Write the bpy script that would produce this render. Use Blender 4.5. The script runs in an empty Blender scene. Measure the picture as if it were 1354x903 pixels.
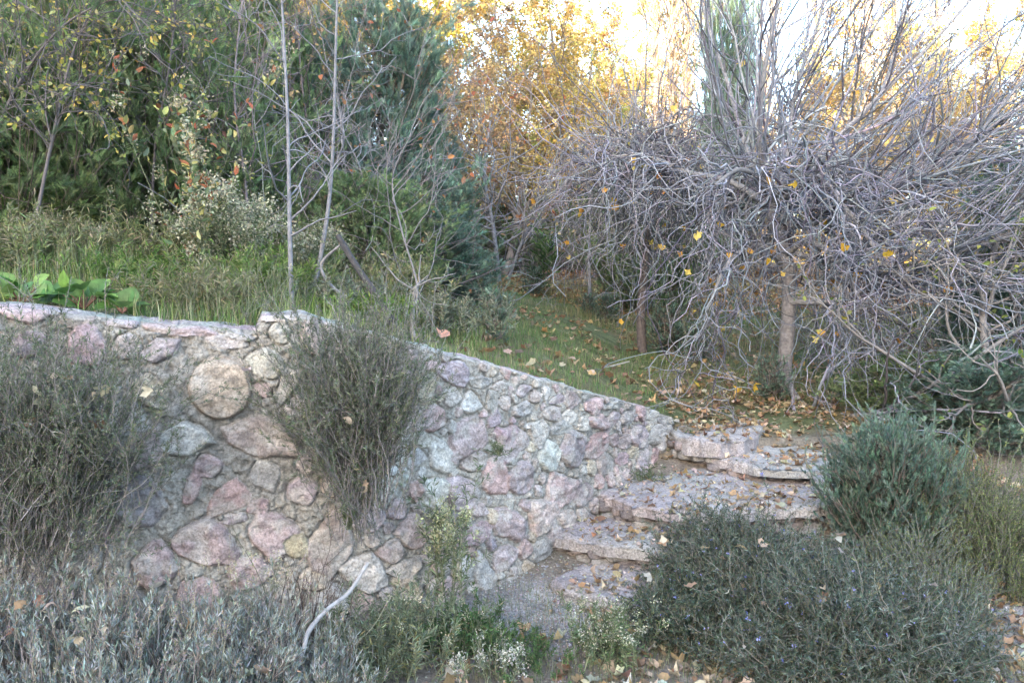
import bpy, math
import numpy as np
R_ = math.radians
# ------------------------------------------------------------------ camera, sky, sun, exposure
scn = bpy.context.scene
COL = scn.collection
FPX, CAMZ, PITCH = 1053.0, 1.6, math.atan((451.5 - 400) / 1053.0)
cd = bpy.data.cameras.new('camera'); cam = bpy.data.objects.new('camera', cd); COL.objects.link(cam)
cd.sensor_width = 36; cd.lens = 36 * FPX / 1354; cd.clip_end = 2000; cd.clip_start = .05
cam.location = (0, 0, CAMZ); cam.rotation_euler = (math.pi / 2 - PITCH, 0, 0)
scn.camera = cam
SUN_EL, SUN_AZ = R_(10), R_(202)          # azimuth the light comes FROM, clockwise from +Y
w = bpy.data.worlds.new('World'); scn.world = w; w.use_nodes = True
nt = w.node_tree; nt.nodes.clear()
sky = nt.nodes.new('ShaderNodeTexSky'); sky.sky_type = 'NISHITA'; sky.sun_disc = False
sky.sun_elevation = SUN_EL; sky.sun_rotation = SUN_AZ; sky.dust_density = 1.8; sky.ozone_density = .85; sky.air_density = .85
bg = nt.nodes.new('ShaderNodeBackground'); bg.inputs[1].default_value = .15
wo = nt.nodes.new('ShaderNodeOutputWorld'); nt.links.new(sky.outputs[0], bg.inputs[0]); nt.links.new(bg.outputs[0], wo.inputs[0])
ld = bpy.data.lights.new('sun', 'SUN'); ld.energy = 2.6; ld.angle = R_(.6); ld.color = (1, .80, .56)
sun = bpy.data.objects.new('sun', ld); COL.objects.link(sun); sun.location = (0, 0, 30)
sun.rotation_euler = (math.pi / 2 - SUN_EL, 0, math.pi - SUN_AZ)
scn.view_settings.view_transform = 'Standard'; scn.view_settings.look = 'None'
scn.view_settings.gamma = 1; scn.view_settings.exposure = 3.5
scn.cycles.max_bounces = 6; scn.cycles.diffuse_bounces = 2; scn.cycles.glossy_bounces = 2; scn.cycles.transmission_bounces = 4
scn.cycles.sample_clamp_indirect = 6

# ------------------------------------------------------------------ small maths
def at(px, py, Y):
    u = (px - 677) / FPX; v = (451.5 - py) / FPX
    dy = math.cos(PITCH) + v * math.sin(PITCH); dz = -math.sin(PITCH) + v * math.cos(PITCH)
    return np.array([u / dy * Y, Y, CAMZ + dz / dy * Y])
def onz(px, py, z):
    a = at(px, py, 1.0); Y = (z - CAMZ) / (a[2] - CAMZ); return at(px, py, Y)
def sst(a, b, x):
    t = np.clip((x - a) / (b - a), 0, 1); return t * t * (3 - 2 * t)
def _h(i, j, k, s):
    n = (i * 374761393 + j * 668265263 + k * 2147483647 % 1013904223 + s * 974634777) & 0xffffffff
    n = ((n ^ (n >> 13)) * 1274126177) & 0xffffffff
    n = ((n ^ (n >> 16)) * 2246822519) & 0xffffffff
    return ((n ^ (n >> 15)) & 0xffffff) / float(0xffffff)
def noise(p, s=0):
    p = np.asarray(p, float)
    if p.shape[-1] == 2: p = np.concatenate([p, np.zeros(p.shape[:-1] + (1,))], -1)
    i = np.floor(p).astype(np.int64); f = p - i; f = f * f * (3 - 2 * f)
    r = 0
    for a in (0, 1):
        for b in (0, 1):
            for c in (0, 1):
                wgt = (f[..., 0] if a else 1 - f[..., 0]) * (f[..., 1] if b else 1 - f[..., 1]) * (f[..., 2] if c else 1 - f[..., 2])
                r = r + wgt * _h(i[..., 0] + a + 5000, i[..., 1] + b + 5000, i[..., 2] + c + 5000, s)
    return r * 2 - 1
def fbm(p, o=4, s=0):
    r = 0; a = 1.; t = 0; p = np.asarray(p, float)
    for k in range(o):
        r = r + a * noise(p * 2.03 ** k + k * 17.3, s + k); t += a; a *= .5
    return r / t
def nrm(v): return v / np.maximum(np.linalg.norm(v, axis=-1, keepdims=True), 1e-9)
def spline(pts, K=24):
    P = np.array(pts, float); n = len(P)
    Q = np.vstack([2 * P[0] - P[1], P, 2 * P[-1] - P[-2]])
    t = np.linspace(0, n - 1 - 1e-6, K); i = t.astype(int); f = (t - i)[:, None]
    a, b, c, d = Q[i], Q[i + 1], Q[i + 2], Q[i + 3]
    return .5 * (2 * b + (c - a) * f + (2 * a - 5 * b + 4 * c - d) * f ** 2 + (3 * b - a - 3 * c + d) * f ** 3)
def pal(rg, n, cols, jit=.12):
    c = np.array(cols, float)[rg.integers(0, len(cols), n)]
    return np.clip(c * np.exp(rg.normal(0, jit, (n, 1))) * (1 + rg.normal(0, jit * .35, (n, 3))), .003, .9)

# ------------------------------------------------------------------ mesh building
class MB:
    def __init__(s): s.V = []; s.C = []; s.F = []; s.n = 0
    def add(s, V, F, C):
        V = np.asarray(V, float).reshape(-1, 3); C = np.broadcast_to(np.asarray(C, float).reshape(-1, 3), (len(V), 3))
        s.V.append(V); s.C.append(C); s.F.append(np.asarray(F, np.int64) + s.n); s.n += len(V); return s
    def build(s, name, mat, parent=None, smooth=False):
        V = np.vstack(s.V); C = np.vstack(s.C)
        if parent is not None: V = V - np.array(parent.location)
        me = bpy.data.meshes.new(name)
        me.vertices.add(len(V)); me.vertices.foreach_set('co', V.astype(np.float32).ravel())
        li = np.concatenate([f.ravel() for f in s.F]); cnt = np.concatenate([np.full(len(f), f.shape[1]) for f in s.F])
        st = np.concatenate([[0], np.cumsum(cnt)[:-1]])
        me.loops.add(len(li)); me.loops.foreach_set('vertex_index', li.astype(np.int32))
        me.polygons.add(len(cnt)); me.polygons.foreach_set('loop_start', st.astype(np.int32)); me.polygons.foreach_set('loop_total', cnt.astype(np.int32))
        if smooth: me.polygons.foreach_set('use_smooth', np.ones(len(cnt), bool))
        a = me.color_attributes.new('Col', 'FLOAT_COLOR', 'POINT')
        a.data.foreach_set('color', np.hstack([C, np.ones((len(C), 1))]).astype(np.float32).ravel())
        me.update(calc_edges=True); me.materials.append(mat)
        o = bpy.data.objects.new(name, me); COL.objects.link(o)
        if parent is not None: o.parent = parent
        return o
def tag(o, label=None, cat=None, group=None, kind=None):
    if label: o['label'] = label
    if cat: o['category'] = cat
    if group: o['group'] = group
    if kind: o['kind'] = kind
    return o
def thing(name, label, cat, loc=(0, 0, 0), group=None):
    o = bpy.data.objects.new(name, None); COL.objects.link(o); o.location = [float(q) for q in loc]; o.empty_display_size = .1
    return tag(o, label, cat, group)
def dup(root, loc, rz=0, sc=1, label=None, group=None):
    def cp(o, par):
        c = o.copy(); COL.objects.link(c); c.parent = par
        for ch in o.children: cp(ch, c)
        return c
    r = cp(root, None); r.location = [float(q) for q in loc]; r.rotation_euler = (0, 0, rz)
    r.scale = (sc, sc, sc) if np.isscalar(sc) else sc
    return tag(r, label, None, group)
def put(root, loc, rz=0, sc=1):
    root.location = [float(q) for q in loc]; root.rotation_euler = (0, 0, rz); root.scale = (sc, sc, sc) if np.isscalar(sc) else sc
def under(o, par):
    if par is not None: o.parent = par
    return o
def tubes(mb, P, Rr, sides=3, col=(.2, .2, .2), rg=None, cj=.15):
    P = np.asarray(P, float); Rr = np.asarray(Rr, float)
    if P.ndim == 2: P = P[None]; Rr = Rr[None]
    N, K, _ = P.shape
    T = np.empty_like(P); T[:, 1:-1] = P[:, 2:] - P[:, :-2]; T[:, 0] = P[:, 1] - P[:, 0]; T[:, -1] = P[:, -1] - P[:, -2]; T = nrm(T)
    m = nrm(T.mean(1)); ref = np.where(np.abs(m[:, 2:3]) < .8, np.array([[0, 0, 1.]]), np.array([[1., 0, 0]]))[:, None, :]
    A = nrm(np.cross(T, ref)); B = np.cross(T, A)
    th = np.linspace(0, 2 * np.pi, sides, endpoint=False)
    V = P[:, :, None] + Rr[:, :, None, None] * (A[:, :, None] * np.cos(th)[:, None] + B[:, :, None] * np.sin(th)[:, None])
    i = np.arange(N)[:, None, None] * K * sides; k = np.arange(K - 1)[None, :, None] * sides; s = np.arange(sides)[None, None, :]; s2 = (s + 1) % sides
    F = np.stack([i + k + s, i + k + s2, i + k + sides + s2, i + k + sides + s], -1).reshape(-1, 4)
    col = np.asarray(col, float)
    if col.ndim == 1: col = np.broadcast_to(col, (N, 3))
    if rg is not None: col = col * np.exp(rg.normal(0, cj, (N, 1)))
    mb.add(V, F, np.repeat(col, K * sides, 0))
def inst(mb, tV, tF, pos, X, Z, sc, col, tC=None):
    """copies of a template: X = length axis, Z = rough normal"""
    pos = np.asarray(pos, float); N = len(pos); X = nrm(np.asarray(X, float)); Yv = nrm(np.cross(Z, X)); Zv = np.cross(X, Yv)
    sc = np.asarray(sc, float)
    if sc.ndim == 0: sc = np.full((N, 3), float(sc))
    elif sc.ndim == 1: sc = sc[:, None].repeat(3, 1)
    t = np.asarray(tV, float)[None] * sc[:, None]
    V = pos[:, None] + t[..., 0:1] * X[:, None] + t[..., 1:2] * Yv[:, None] + t[..., 2:3] * Zv[:, None]
    M = len(tV); F = (np.asarray(tF)[None] + (np.arange(N) * M)[:, None, None]).reshape(-1, np.asarray(tF).shape[1])
    C = np.broadcast_to(np.asarray(col, float).reshape(-1, 1, 3), (N, M, 3))
    if tC is not None: C = C * np.asarray(tC)[None, :, None]
    mb.add(V, F, C.reshape(-1, 3))
def rdir(rg, n): return nrm(rg.normal(0, 1, (n, 3)))
def grow(rg, P, Rr, n, t=(.3, 1), ang=(45, 12), L=(.5, .12), K=8, trop=(0, 0, 0), wob=.3, rr=.6, tip=.3, rmin=.002, rmax=1):
    P = np.asarray(P, float); Rr = np.asarray(Rr, float)
    if P.ndim == 2: P = P[None]; Rr = Rr[None]
    N, K0 = Rr.shape
    ln = np.linalg.norm(np.diff(P, axis=1), axis=2).sum(1); idx = rg.choice(N, n, p=ln / ln.sum())
    tt = rg.uniform(t[0], t[1], n) * (K0 - 1.001); i0 = tt.astype(int); f = (tt - i0)[:, None]
    b = P[idx, i0] * (1 - f) + P[idx, i0 + 1] * f; tan = nrm(P[idx, i0 + 1] - P[idx, i0])
    r0 = np.clip((Rr[idx, i0] * (1 - f[:, 0]) + Rr[idx, i0 + 1] * f[:, 0]) * rr, rmin, rmax)
    perp = nrm(np.cross(tan, rdir(rg, n))); th = np.radians(rg.normal(ang[0], ang[1], n))[:, None]
    d = np.cos(th) * tan + np.sin(th) * perp
    LL = np.clip(rg.normal(L[0], L[1], n), L[0] * .3, L[0] * 2.2)[:, None]
    out = [b]; p = b; trop = np.asarray(trop, float)
    for k in range(1, K):
        d = nrm(d + trop / K + rg.normal(0, wob / math.sqrt(K), (n, 3))); p = p + d * LL / (K - 1); out.append(p)
    Q = np.stack(out, 1); rad = r0[:, None] * np.linspace(1, tip, K)[None]
    return Q, np.maximum(rad, rmin * .6)
def along(rg, P, n, t=(0, 1)):
    P = np.asarray(P); N, K, _ = P.shape
    idx = rg.integers(0, N, n); tt = rg.uniform(t[0], t[1], n) * (K - 1.001); i0 = tt.astype(int); f = (tt - i0)[:, None]
    return P[idx, i0] * (1 - f) + P[idx, i0 + 1] * f, nrm(P[idx, i0 + 1] - P[idx, i0]), idx
def tilt(rg, T, a, sd=12):
    n = len(T); perp = nrm(np.cross(T, rdir(rg, n))); th = np.radians(rg.normal(a, sd, n))[:, None]
    return np.cos(th) * T + np.sin(th) * perp
# templates -------------------------------------------------------------------
NEEDLE = (np.array([[0, 0, 0], [.35, .5, 0], [1, 0, 0], [.35, -.5, 0]]), np.array([[0, 1, 2, 3]]))
LEAF = (np.array([[0, 0, 0], [.3, .27, .09], [.68, .22, .10], [1, 0, -.06], [.68, -.22, .10], [.3, -.27, .09], [.5, 0, 0]]),
        np.array([[0, 6, 1], [1, 6, 2], [2, 6, 3], [3, 6, 4], [4, 6, 5], [5, 6, 0]]))
def star_leaf(lobes, curl, seed):
    rg = np.random.default_rng(seed); V = [[.0, 0, 0], [.42, 0, 0]]; m = lobes * 2 + 1
    for k in range(m):
        a = -2.5 + 5.0 * k / (m - 1); r = (.53 if k % 2 else .40) * (1 + rg.normal(0, .10)); 
        if k in (0, m - 1): r *= .7
        x = .42 + r * math.cos(a); y = r * math.sin(a)
        V.append([x, y, curl * (y * y * 1.6 + (x - .4) ** 2 * .9) + rg.normal(0, .05)])
    F = [[1, 2 + k, 3 + k] for k in range(m - 1)] + [[0, 2, 1], [0, 1, m + 1]]
    return np.array(V), np.array(F)
STARS = [star_leaf(5, .5, 1), star_leaf(3, .9, 2), star_leaf(5, -.5, 3), star_leaf(4, 1.2, 4)]
def strap(K, curve, wtab):
    x = np.linspace(0, 1, K); V = []
    for i, q in enumerate(x):
        a = curve * q; X = math.sin(a) / max(curve, 1e-3) if curve else q; Zc = -(1 - math.cos(a)) / max(curve, 1e-3) if curve else 0
        V += [[X, wtab[i] / 2, Zc], [X, -wtab[i] / 2, Zc]]
    F = [[2 * i, 2 * i + 1, 2 * i + 3, 2 * i + 2] for i in range(K - 1)]
    return np.array(V), np.array(F)
BLADES = [strap(5, c, [1, .9, .7, .45, .08]) for c in (.3, 1.0, 1.9)]
def spray(n, seed, spread=38):
    """feathery conifer spray: a fan of thin scale-leaf slivers along an axis"""
    rg = np.random.default_rng(seed); V = []; F = []
    for k in range(n):
        t = (k + .5) / n; side = 1 if k % 2 else -1; a = math.radians(spread) * side; l = .42 * (1 - .55 * t) * rg.uniform(.8, 1.2); e = rg.normal(0, .35)
        d = np.array([math.cos(a), math.sin(a) * math.cos(e), math.sin(a) * math.sin(e)]); q = np.array([-d[1], d[0], 0]); q /= np.linalg.norm(q)
        b = np.array([t * .8, 0, 0]); wd = .023; m = len(V)
        V += [b, b + d * l * .4 + q * wd, b + d * l, b + d * l * .4 - q * wd]; F.append([m, m + 1, m + 2, m + 3])
    m = len(V); V += [np.zeros(3), np.array([.5, .03, 0]), np.array([1, 0, 0]), np.array([.5, -.03, 0])]; F.append([m, m + 1, m + 2, m + 3])
    return np.array(V), np.array(F)
SPRAYS = [spray(12, s) for s in (1, 2, 3)]

# ------------------------------------------------------------------ materials
def mk(name):
    m = bpy.data.materials.new(name); m.use_nodes = True; n = m.node_tree; n.nodes.clear()
    out = n.nodes.new('ShaderNodeOutputMaterial'); return m, n, out
def nd(n, t, **kw):
    x = n.nodes.new(t)
    for k, v in kw.items():
        if k in ('operation', 'blend_type', 'data_type', 'attribute_name', 'feature', 'distance', 'noise_dimensions'): setattr(x, k, v)
        else: x.inputs[k.replace('_', ' ')].default_value = v
    return x
def varied(n, scale, amt, tint=None):
    """vertex colour times object-space noise"""
    a = nd(n, 'ShaderNodeVertexColor'); a.layer_name = 'Col'
    tc = nd(n, 'ShaderNodeTexCoord'); ns = nd(n, 'ShaderNodeTexNoise', Scale=scale, Detail=6., Roughness=.65)
    n.links.new(tc.outputs['Object'], ns.inputs['Vector'])
    mr = nd(n, 'ShaderNodeMapRange'); mr.inputs[1].default_value = .25; mr.inputs[2].default_value = .75; mr.inputs[3].default_value = 1 - amt; mr.inputs[4].default_value = 1 + amt
    n.links.new(ns.outputs[0], mr.inputs[0])
    mx = nd(n, 'ShaderNodeVectorMath', operation='SCALE'); n.links.new(a.outputs[0], mx.inputs[0]); n.links.new(mr.outputs[0], mx.inputs[3])
    return mx, ns, tc
def leaf_mat(name, trans=.3, rough=.55, amt=.25, scale=9):
    m, n, out = mk(name); c, ns, tc = varied(n, scale, amt)
    p = nd(n, 'ShaderNodeBsdfPrincipled', Roughness=rough); p.inputs['Specular IOR Level'].default_value = .3
    n.links.new(c.outputs[0], p.inputs['Base Color'])
    if trans:
        t = nd(n, 'ShaderNodeBsdfTranslucent'); n.links.new(c.outputs[0], t.inputs[0]); mx = nd(n, 'ShaderNodeMixShader'); mx.inputs[0].default_value = trans
        n.links.new(p.outputs[0], mx.inputs[1]); n.links.new(t.outputs[0], mx.inputs[2]); n.links.new(mx.outputs[0], out.inputs[0])
    else: n.links.new(p.outputs[0], out.inputs[0])
    return m
def bark_mat(name, scale=30, amt=.45, bump=.5, dist=.01):
    m, n, out = mk(name); c, ns, tc = varied(n, scale, amt)
    p = nd(n, 'ShaderNodeBsdfPrincipled', Roughness=.85); n.links.new(c.outputs[0], p.inputs['Base Color'])
    b = nd(n, 'ShaderNodeBump', Strength=bump, Distance=dist); n.links.new(ns.outputs[0], b.inputs['Height']); n.links.new(b.outputs[0], p.inputs['Normal'])
    n.links.new(p.outputs[0], out.inputs[0]); return m
def stone_mat(name, s1=14, s2=90, amt=.35, bump=.7, dist=.012, lichen=.5):
    m, n, out = mk(name); c, ns, tc = varied(n, s1, amt)
    n2 = nd(n, 'ShaderNodeTexNoise', Scale=float(s2), Detail=5., Roughness=.7); n.links.new(tc.outputs['Object'], n2.inputs['Vector'])
    n3 = nd(n, 'ShaderNodeTexNoise', Scale=6., Detail=9., Roughness=.72); n.links.new(tc.outputs['Object'], n3.inputs['Vector'])
    r3 = nd(n, 'ShaderNodeMapRange'); r3.inputs[1].default_value = .52; r3.inputs[2].default_value = .66; r3.inputs[3].default_value = 0; r3.inputs[4].default_value = lichen
    n.links.new(n3.outputs[0], r3.inputs[0])
    mx = nd(n, 'ShaderNodeMixRGB'); n.links.new(r3.outputs[0], mx.inputs[0]); n.links.new(c.outputs[0], mx.inputs[1]); mx.inputs[2].default_value = (.44, .41, .385, 1)
    r2 = nd(n, 'ShaderNodeMapRange'); r2.inputs[1].default_value = .3; r2.inputs[2].default_value = .7; r2.inputs[3].default_value = .5; r2.inputs[4].default_value = 1.45
    n.links.new(n2.outputs[0], r2.inputs[0])
    sc = nd(n, 'ShaderNodeVectorMath', operation='SCALE'); n.links.new(mx.outputs[0], sc.inputs[0]); n.links.new(r2.outputs[0], sc.inputs[3])
    p = nd(n, 'ShaderNodeBsdfPrincipled', Roughness=.9); p.inputs['Specular IOR Level'].default_value = .2; n.links.new(sc.outputs[0], p.inputs['Base Color'])
    ad = nd(n, 'ShaderNodeMath', operation='ADD'); n.links.new(ns.outputs[0], ad.inputs[0]); n.links.new(n2.outputs[0], ad.inputs[1])
    b = nd(n, 'ShaderNodeBump', Strength=bump, Distance=dist); n.links.new(ad.outputs[0], b.inputs['Height']); n.links.new(b.outputs[0], p.inputs['Normal'])
    n.links.new(p.outputs[0], out.inputs[0]); return m
M_CON = leaf_mat('conifer_foliage', .38, .6, .35, 3); M_LEAF = leaf_mat('broad_leaf', .42, .5, .2, 12); M_HERB = leaf_mat('herb_leaf', .2, .65, .3, 8)
M_GRASS = leaf_mat('grass_blade', .35, .6, .3, 2.5); M_DRY = leaf_mat('dry_leaf', .25, .7, .35, 40); M_GLOSS = leaf_mat('glossy_leaf', .2, .5, .45, 30)
M_BARK = bark_mat('bark'); M_TWIG = bark_mat('twig', 20, .35, .2, .003); M_STONE = stone_mat('field_stone'); M_MORT = stone_mat('lime_mortar', 25, 70, .4, 1.0, .02, .25)
M_GROUND = stone_mat('earth', 6, 60, .4, .8, .02, .1); M_SLAB = stone_mat('step_slab', 10, 80, .3, .8, .015, .6)

# ------------------------------------------------------------------ terrain
WPX = [(-700, 2.55), (-250, 3.1), (0, 3.35), (290, 3.6), (430, 3.75), (520, 3.9), (600, 4.15), (680, 4.42), (745, 4.78), (800, 5.2), (850, 5.72), (893, 6.3)]
WXY = np.array([[(p - 677) / FPX * y, y] for p, y in WPX])
def wall_y(x): return np.interp(x, WXY[:, 0], WXY[:, 1])
XE = WXY[-1, 0]
def ramp(Y): return np.interp(Y, [0, 3.9, 4.3, 4.75, 5.1, 5.6, 6.0, 6.3], [0, 0, .03, .11, .20, .30, .42, .54])
def front(x, Y): return ramp(Y) + .08 * sst(-.2, -1.1, x) * sst(5, 3.6, Y) - .0 * x
def upper(x, Y):
    yw = wall_y(x); e = np.interp(x, [-6, -.9, XE, XE + .6], [1.50, 1.44, .62, .54]); t = (Y - yw) / (17 - yw)
    z = e + (2.15 - e) * np.minimum(t, 1)
    z = z + .20 * np.clip(-x - 1.1, 0, 9) * np.clip((Y - yw) / 2.5, 0, 1)
    z = z + np.clip(Y - 17, 0, 60) * np.interp(x, [-10, 8, 20], [.12, .07, .05])
    return z
def ground_z(x, Y, rough=True):
    x = np.asarray(x, float); Y = np.asarray(Y, float)
    k = np.where(x < XE, sst(.06, .2, Y - wall_y(x)), (Y > 6.2).astype(float))
    z = front(x, np.minimum(Y, 6.3)) * (1 - k) + upper(x, np.maximum(Y, wall_y(x))) * k
    shade_hill = 17 * sst(-12, -62, Y) * np.interp(x, [-120, -30, 0, 25, 120], [1.5, 1.35, 1.0, .8, .7])  # unseen rise added behind the camera to keep the sun off the foreground
    far = 30 * sst(90, 320, np.hypot(x, Y)) * (Y > -10)
    z = z + shade_hill + far * .4
    if rough:
        q = np.stack([x, Y], -1); z = z + .035 * fbm(q * 1.3, 3, 3) + .012 * fbm(q * 7, 3, 9)
    return z
def axis(lo, a, b, hi, st):
    r = [np.arange(a, b, st)]; v = b; s = st; up = []
    while v < hi: up.append(v); s *= 1.12; v += s
    v = a; s = st; dn = []
    while v > lo: s *= 1.12; v -= s; dn.append(v)
    return np.concatenate([dn[::-1], r[0], up, [hi * 1.02]])
gx = axis(-420, -4.6, 5.6, 420, .04); gy = axis(-160, 2.6, 11, 420, .04)
X, Y = np.meshgrid(gx, gy); Zg = ground_z(X, Y)
nx, ny = len(gx), len(gy)
q = np.stack([X, Y], -1)
gn = fbm(q * .9, 4, 21)[..., None]; g2 = fbm(q * 5, 4, 31)[..., None]
earth = np.array([.22, .185, .15]); grs = np.array([.13, .15, .07]); grav = np.array([.34, .33, .32]); lit = np.array([.24, .165, .10])
lawn = (sst(-.2, .3, Y - wall_y(X)) * sst(19, 13, Y))[..., None]
ccol = earth * (1 - lawn) + (grs * (.5 + .5 * sst(-.3, .2, gn)) + lit * .5 * sst(.1, -.4, gn)) * lawn
gr = np.clip(sst(.95, .45, np.hypot((X - .1) / .6, (Y - 4.0) / .5)) + sst(1.95, 2.25, X) * sst(5.2, 4.6, Y), 0, 1)[..., None]
ccol = ccol * (1 - gr) + grav * gr
farm = sst(17, 22, Y)[..., None]; ccol = ccol * (1 - farm) + lit * farm
ccol = ccol * (1 + .35 * g2)
ii = (np.arange(ny - 1)[:, None] * nx + np.arange(nx - 1)[None]).ravel()
mb = MB(); mb.add(np.stack([X, Y, Zg], -1).reshape(-1, 3), np.stack([ii, ii + 1, ii + nx + 1, ii + nx], 1), ccol.reshape(-1, 3))
tag(mb.build('ground', M_GROUND, None, True), kind='structure')
def gp(px, Y, dz=0):
    x = (px - 677) / FPX * Y; return np.array([x, Y, float(ground_z(x, Y)) + dz])

# ------------------------------------------------------------------ stone wall
seg = np.linalg.norm(np.diff(WXY, axis=0), axis=1); S = np.concatenate([[0], np.cumsum(seg)])
WS = spline(np.column_stack([WXY, np.zeros(len(WXY))]), 900)[:, :2]; dS = np.concatenate([[0], np.cumsum(np.linalg.norm(np.diff(WS, axis=0), axis=1))]); LEN = dS[-1]
ratio = WS[:, 0] / WS[:, 1]
def wall_sz(px, py):
    a = at(px, py, 1.0); s = np.interp(a[0], ratio, dS); y = np.interp(s, dS, WS[:, 1]); return s, CAMZ + (a[2] - CAMZ) * y
TOPPX = [(-700, 395), (0, 407), (60, 412), (130, 420), (240, 430), (338, 437), (346, 418), (400, 414), (430, 424), (470, 434), (540, 450), (640, 476), (740, 504), (830, 530), (870, 541), (893, 552)]
tsz = np.array([wall_sz(*p) for p in TOPPX])
ST = .0065
sg = np.arange(0, LEN, ST); nS = len(sg)
top = np.interp(sg, tsz[:, 0], tsz[:, 1]); top = top + .012 * fbm(np.stack([sg * 4, sg * 0], -1), 4, 5)
bx = np.interp(sg, dS, WS[:, 0]); by = np.interp(sg, dS, WS[:, 1])
tx = np.gradient(bx, sg); ty = np.gradient(by, sg); nl = np.hypot(tx, ty); nX, nY = ty / nl, -tx / nl          # towards the camera
bot = front(bx, by) - .15
NZ = 250; v = np.linspace(0, 1, NZ)[:, None]; Zf = bot[None] + v * (top - bot)[None]; Sf = np.broadcast_to(sg[None], Zf.shape)
rg = np.random.default_rng(5)
PALS = {'t': (.42, .35, .26), 'w': (.50, .47, .44), 'm': (.42, .315, .30), 'p': (.38, .315, .30), 'v': (.36, .30, .31), 'r': (.42, .29, .265), 'g': (.36, .34, .32), 'n': (.42, .39, .35), 'd': (.24, .21, .21), 'k': (.38, .31, .28)}
PALS = {k: tuple(.88 * q + .12 * g for q, g in zip(v, (.37, .35, .33))) for k, v in PALS.items()}
stones = []   # px, py, w, h, rot, colour, name-worthy
for a in [(290, 515, 84, 80, 0, 't'), (236, 585, 66, 46, -18, 'w'), (192, 600, 50, 52, -10, 'k'), (345, 578, 96, 56, 14, 'k'), (208, 465, 50, 34, -20, 'v'), (25, 457, 44, 32, 0, 'v'),
          (252, 648, 24, 42, 20, 'r'), (303, 663, 62, 34, -15, 'r'), (309, 688, 34, 16, -10, 'v'), (268, 716, 72, 62, 5, 'm'), (203, 748, 52, 66, 0, 'm'), (106, 737, 64, 62, 0, 'g'),
          (362, 706, 74, 46, 10, 'm'), (394, 724, 32, 38, 0, 't'), (342, 672, 32, 24, 0, 'm'), (186, 668, 66, 66, 0, 'd'), (152, 640, 34, 20, 0, 'g'), (140, 662, 26, 30, 0, 'w'),
          (438, 732, 62, 60, 0, 'k'), (418, 768, 44, 28, 0, 't'), (372, 440, 26, 32, 0, 'n'), (386, 500, 22, 44, 10, 'g'), (300, 452, 66, 20, 5, 'n'), (126, 506, 34, 28, 0, 'k'),
          (22, 415, 66, 22, 3, 'm'), (90, 424, 50, 16, 5, 'k'), (155, 429, 44, 14, 5, 'v'), (208, 436, 54, 13, 5, 'm'), (262, 441, 50, 12, 5, 'v'), (314, 445, 46, 12, 4, 'g'),
          (372, 420, 50, 14, -3, 'n'), (10, 640, 50, 60, 0, 'm'), (60, 600, 60, 50, 0, 'p'), (40, 700, 60, 46, 0, 'k'), (60, 510, 60, 46, 0, 'g'), (330, 760, 60, 44, 0, 'p'), (260, 790, 60, 50, 0, 'm'), (160, 800, 66, 50, 0, 'k'), (60, 800, 66, 60, 0, 'p')]: stones.append(a)
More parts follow.
